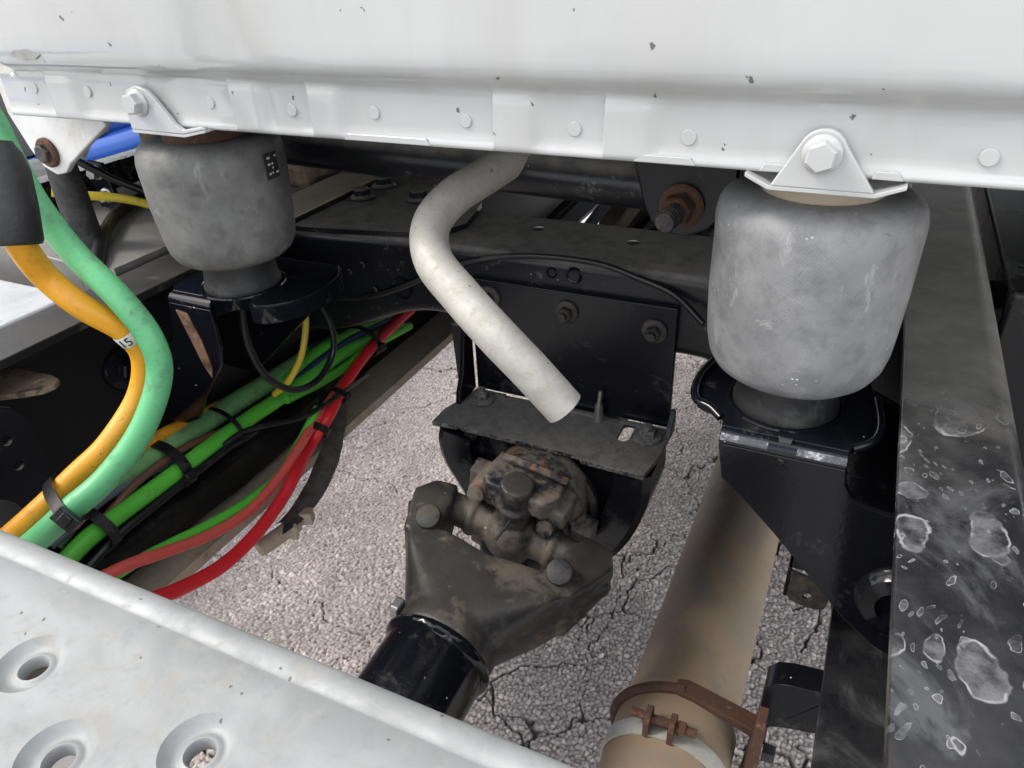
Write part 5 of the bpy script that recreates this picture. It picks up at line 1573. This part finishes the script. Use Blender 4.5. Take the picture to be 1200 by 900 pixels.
cyl(bm, (-0.320, 0.552, 0.620), (-0.322, 0.545, 0.6205), 0.017, 0.017, 16)
box(bm, (-0.312, 0.570, 0.628), (0.024, 0.016, 0.020), Matrix.Rotation(0.4, 4, 'Z'))
obj('hose_stub', bm, 'tan_dust', fl, bevel=0.002)

# perforated steel hanger strip and rusty bracket end inside the left rail
ph = thing('perforated_strip', (-0.39, 0.29, 0.85), 'dirty black steel strip with two punched holes inside the left rail', 'bracket')
bm = nb()
plate_with_holes(bm, [(0.262, 0.985), (0.296, 0.962), (0.312, 0.950), (0.322, 0.930), (0.3205, 0.890), (0.312, 0.840), (0.262, 0.820)], [circle2(0.2965, 0.9235, 0.0050, 14), circle2(0.2965, 0.8950, 0.0050, 14)], YZ(-0.372), 0.0, 0.005)
obj('strip', bm, 'black_dusty', ph, bevel=0.001)
obj('strip_root', bx(-0.4215, -0.3725, 0.268, 0.312, 0.842, 0.848), 'black_dusty', ph)
ra = thing('rusty_arm', (-0.39, 0.33, 0.955), 'flat rusty bracket arm with rounded end jutting from the left rail', 'bracket')
bm = nb()
plate_with_holes(bm, [(-0.4215, 0.285), (-0.395, 0.300), (-0.362, 0.322), (-0.349, 0.334), (-0.3465, 0.345), (-0.352, 0.354), (-0.366, 0.357), (-0.4215, 0.352)], [slot2(-0.365, 0.342, 0.007, 0.013)], XY(0.955), 0.0, 0.006)
obj('arm_plate', bm, grimy('bare rusty plate', (0.22, 0.165, 0.115), (0.10, 0.055, 0.03), 0.45, 0.7, 0.9, scale=30, bump=0.4, third=(0.035, 0.03, 0.028), third_amt=0.25), ra, bevel=0.0015)
cl = thing('hose_clamp', (-0.30, 0.232, 0.86), 'lumpy black hose clamp beside the deck plate edge', 'clamp')
bm = nb()
lathe(bm, [(0, 0), (0.020, 0.001), (0.023, 0.008), (0.022, 0.022), (0.017, 0.028), (0, 0.029)], (-0.315, 0.232, 0.880), (0.5, 0.2, 0.8), 20)
obj('clamp_body', bm, 'plastic_black', cl)
bm = nb()
cyl(bm, (-0.316, 0.232, 0.885), (-0.40, 0.250, 0.850), 0.011, 0.011, 14)
obj('clamp_stem', bm, 'plastic_black', cl)

# ------------------------------------------------------------------ outboard of the left rail: battery box lids and rubber seal
bb = thing('battery_box', (-0.75, 0.25, 0.66), 'pale aluminium battery box top outside the left rail', 'battery box')
obj('lid', bx(-1.05, -0.434, -0.30, 0.448, 0.940, 0.9965), 'box_alu', bb, bevel=0.006)
obj('case', bx(-1.02, -0.46, -0.28, 0.43, 0.80, 0.9395), 'black_dusty', bb, bevel=0.004)
b2 = thing('side_box', (-0.75, 0.75, 0.66), 'grey dusty box lid with black rubber seal behind the dark air spring', 'box')
bm = nb()
xs = np.linspace(-1.05, -0.434, 24)
pr = [bm_ for bm_ in ()]
poly = [(x, 0.9975 + 0.012 * math.sin(math.pi * min(1, max(0, (-0.46 - x) / 0.5)))) for x in xs] + [(-0.434, 0.93), (-1.05, 0.93)]
prism(bm, poly, lambda a, b, t: Vector((a, t, b)), 0.50, 0.84)
obj('lid', bm, 'box_grey', b2, bevel=0.002)
bm = nb()
tube(bm, [(-0.455, 0.492, 1.000), (-0.520, 0.560, 1.012), (-0.58, 0.640, 1.014), (-0.600, 0.720, 1.014), (-0.590, 0.82, 1.012)], 0.0075, 12)
obj('seal', bm, 'hose_black', b2)
obj('case', bx(-1.02, -0.46, 0.51, 0.83, 0.80, 0.929), 'black_dusty', b2)
obj('edge_trim', bx(-0.4345, -0.4325, 0.50, 0.84, 0.985, 1.004), 'zinc', b2)
b3 = thing('step_bracket', (-0.49, 0.60, 1.0), 'black upright plate with two nuts behind the cab corner lug', 'bracket')
bm = nb()
prism(bm, [(0.0, 1.012), (0.040, 1.012), (0.026, 1.072), (0.0, 1.074)], lambda a, b, t: Vector((-0.622 + a, 0.640 + t, b)), 0.0, 0.006)
obj('plate', bm, 'black_paint', b3, bevel=0.001)
for (x, z) in ((-0.608, 1.060), (-0.602, 1.030)):
    bm = nb()
    hexbolt(bm, (x, 0.640, z), (0.2, -1, 0), 0.013, 0.010, 0.010, 0.002)
    obj('plate_nut', bm, 'zinc', b3)

tbx = thing('guard_rail', (-0.68, 0.85, 1.0), 'low black guard strip standing beyond the grey side box', 'guard')
obj('strip', bx(-0.705, -0.66, 0.52, 1.25, 1.0155, 1.052), 'black_paint', tbx, bevel=0.006)
obj('foot', bx(-0.700, -0.67, 0.60, 0.70, 0.9, 1.015), 'black_paint', tbx)
# dust-caked casing beyond the left rail
dc = tag(obj('dusty_casing', bm0 if False else prism(nb(), [(0.0, 0.0), (0.34, 0.0), (0.34, 0.10), (0.28, 0.17), (0.10, 0.19), (0.0, 0.14)], lambda a, b, t: Vector((-0.80 + t, 0.86 + a, 0.93 + b)), 0.0, 0.35), 'brown_case', at=(-0.62, 1.03, 0.93), bevel=0.02, segs=3), 'brown dust-caked casing beyond the left frame rail', 'casing')

# ------------------------------------------------------------------ gearbox and pipework seen in the gap ahead of the crossmember
gb = thing('gearbox', (0.0, 1.45, 0.50), 'dirty brown gearbox housing in the dark under the cab', 'gearbox')
bm = nb()
lathe(bm, [(0, 0), (0.09, 0.0), (0.12, 0.03), (0.13, 0.12), (0.19, 0.16), (0.20, 0.5), (0.24, 0.55), (0.24, 0.8), (0, 0.8)], (0.0, 1.22, 0.72), (0, 1, 0), 28)
obj('housing', bm, 'clutter', gb, smooth=30)
for k in range(7):
    bm = nb()
    x = -0.16 + 0.055 * k
    box(bm, (x, 1.45 + 0.02 * (k % 3), 0.905), (0.022, 0.26, 0.035), Matrix.Rotation(0.15 * (k % 3 - 1), 4, 'Z'))
    obj('rib', bm, 'clutter', gb, bevel=0.004)
rnd = random.Random(5)
for k in range(9):
    x = -0.15 + 0.045 * k
    pts = [(x, 0.98 + 0.03 * rnd.random(), 0.86 + 0.05 * rnd.random()), (x + 0.05, 1.10, 0.93 + 0.03 * rnd.random()), (x + 0.07 * rnd.random(), 1.25, 0.96), (x + 0.06, 1.45, 0.99)]
    m, c = (('hose_black', 'black'), ('hose_grey', 'grey'), ('tan_dust', 'tan'))[k % 3]
    tag(obj('pipe', tube(nb(), pts, 0.006 + 0.005 * rnd.random(), 10, 0.02), m, at=pts[0], smooth=60), '%s pipe in the dark gap ahead of the crossmember' % c, 'pipe', '%s pipes ahead of the crossmember' % c)
tr = tag(obj('cable_tray', prism(nb(), [(0, 0), (0.24, 0.10), (0.24, 0.13), (0, 0.03)], lambda a, b, t: Vector((0.02 + a, 1.0 + t, 0.90 + b)), 0.0, 0.05), 'black_dusty', at=(0.1, 1.0, 0.9), bevel=0.003), 'slanting dusty tray in the gap ahead of the crossmember', 'tray')

# ------------------------------------------------------------------ right of the right rail: dark canister with stub pipes
rc = thing('filter_housing', (0.85, 1.3, 0.55), 'black canister housing with two stub pipes outside the spotted rail', 'housing')
bm = nb()
lathe(bm, [(0, 0), (0.24, 0.0), (0.27, 0.03), (0.27, 1.3), (0, 1.33)], (0.86, 1.10, 0.82), (0, 1, 0), 40)
obj('canister', bm, 'black_dusty', rc, smooth=40)
for z in (0.905, 0.862):
    bm = nb()
    lathe(bm, [(0, 0), (0.017, 0), (0.018, 0.003), (0.017, 0.006), (0.016, 0.007), (0.016, 0.05), (0, 0.05)], (0.4325, 0.985 - (0.905 - z) * 1.6, z), (1, 0.15, 0), 24)
    obj('stub_pipe', bm, 'black_dusty', rc)
obj('end_plate', bx(0.45, 0.70, 0.80, 1.7, 0.62, 0.985), 'black_paint', rc, bevel=0.006)

# ------------------------------------------------------------------ blue car parked beyond the left side of the truck
def build_car():
    t = thing('parked_car', (-2.4, 0.3, 0.0), 'blue car parked beside the truck, its dark glass showing past the air spring', 'car')
    xo = -1.55                                             # flank facing the truck
    W = 1.75
    def sec(pts, x0, x1):
        return prism(nb(), pts, lambda a, b, d: Vector((d, a, b)), x0, x1)
    body = [(-1.75, 0.24), (-1.80, 0.50), (-1.72, 0.68), (-0.55, 0.84), (-0.50, 0.845), (1.9, 0.895), (2.35, 0.88), (2.45, 0.62), (2.40, 0.26)]
    obj('body', sec(body, xo - W, xo), 'car_blue', t, bevel=0.06, segs=4)
    cab = [(-0.60, 0.83), (0.05, 1.20), (1.00, 1.24), (2.05, 0.88)]
    g = obj('cabin', prism(nb(), cab, lambda a, b, d: Vector((d + (0.16 if d < xo - 1 else -0.16) * max(0, (b - 0.83) / 0.4), a, b)), xo - W + 0.03, xo - 0.03), 'car_blue', t, bevel=0.05, segs=3)
    win = [(-0.35, 0.885), (0.06, 1.12), (0.55, 1.16), (0.55, 0.89)]
    obj('window', prism(nb(), win, lambda a, b, d: Vector((xo - 0.028 - 0.16 * (b - 0.83) / 0.4 + d, a, b)), 0.0, 0.006), 'car_glass', g, bevel=0.002)
    win = [(0.62, 0.885), (0.62, 1.16), (0.98, 1.165), (1.40, 1.00), (1.425, 0.955), (1.425, 0.915), (1.41, 0.892), (1.37, 0.882)]
    obj('window', prism(nb(), win, lambda a, b, d: Vector((xo - 0.028 - 0.16 * (b - 0.83) / 0.4 + d, a, b)), 0.0, 0.006), 'car_glass', g, bevel=0.002)
    for y in (-1.05, 1.55):
        for x in (xo - 0.12, xo - W + 0.12):
            bm = nb()
            lathe(bm, [(0.19, -0.10), (0.29, -0.11), (0.32, -0.08), (0.325, 0.0), (0.32, 0.08), (0.29, 0.11), (0.19, 0.10), (0.19, -0.10)], (x, y, 0.325), (1, 0, 0), 36)
            w = obj('wheel', bm, 'tyre', t)
            bm = nb()
            lathe(bm, [(0, 0.07), (0.05, 0.085), (0.08, 0.06), (0.17, 0.075), (0.192, 0.10), (0.192, -0.1), (0, -0.1)], (x, y, 0.325), (1 if x > xo - 1 else -1, 0, 0), 24)
            obj('rim', bm, 'rim_metal', w)
    for x in (xo - 0.22, xo - W + 0.22):
        obj('headlight', box(nb(), (x, -1.74, 0.60), (0.30, 0.10, 0.14)), 'lamp_glass', t, bevel=0.03)
    return t
build_car()
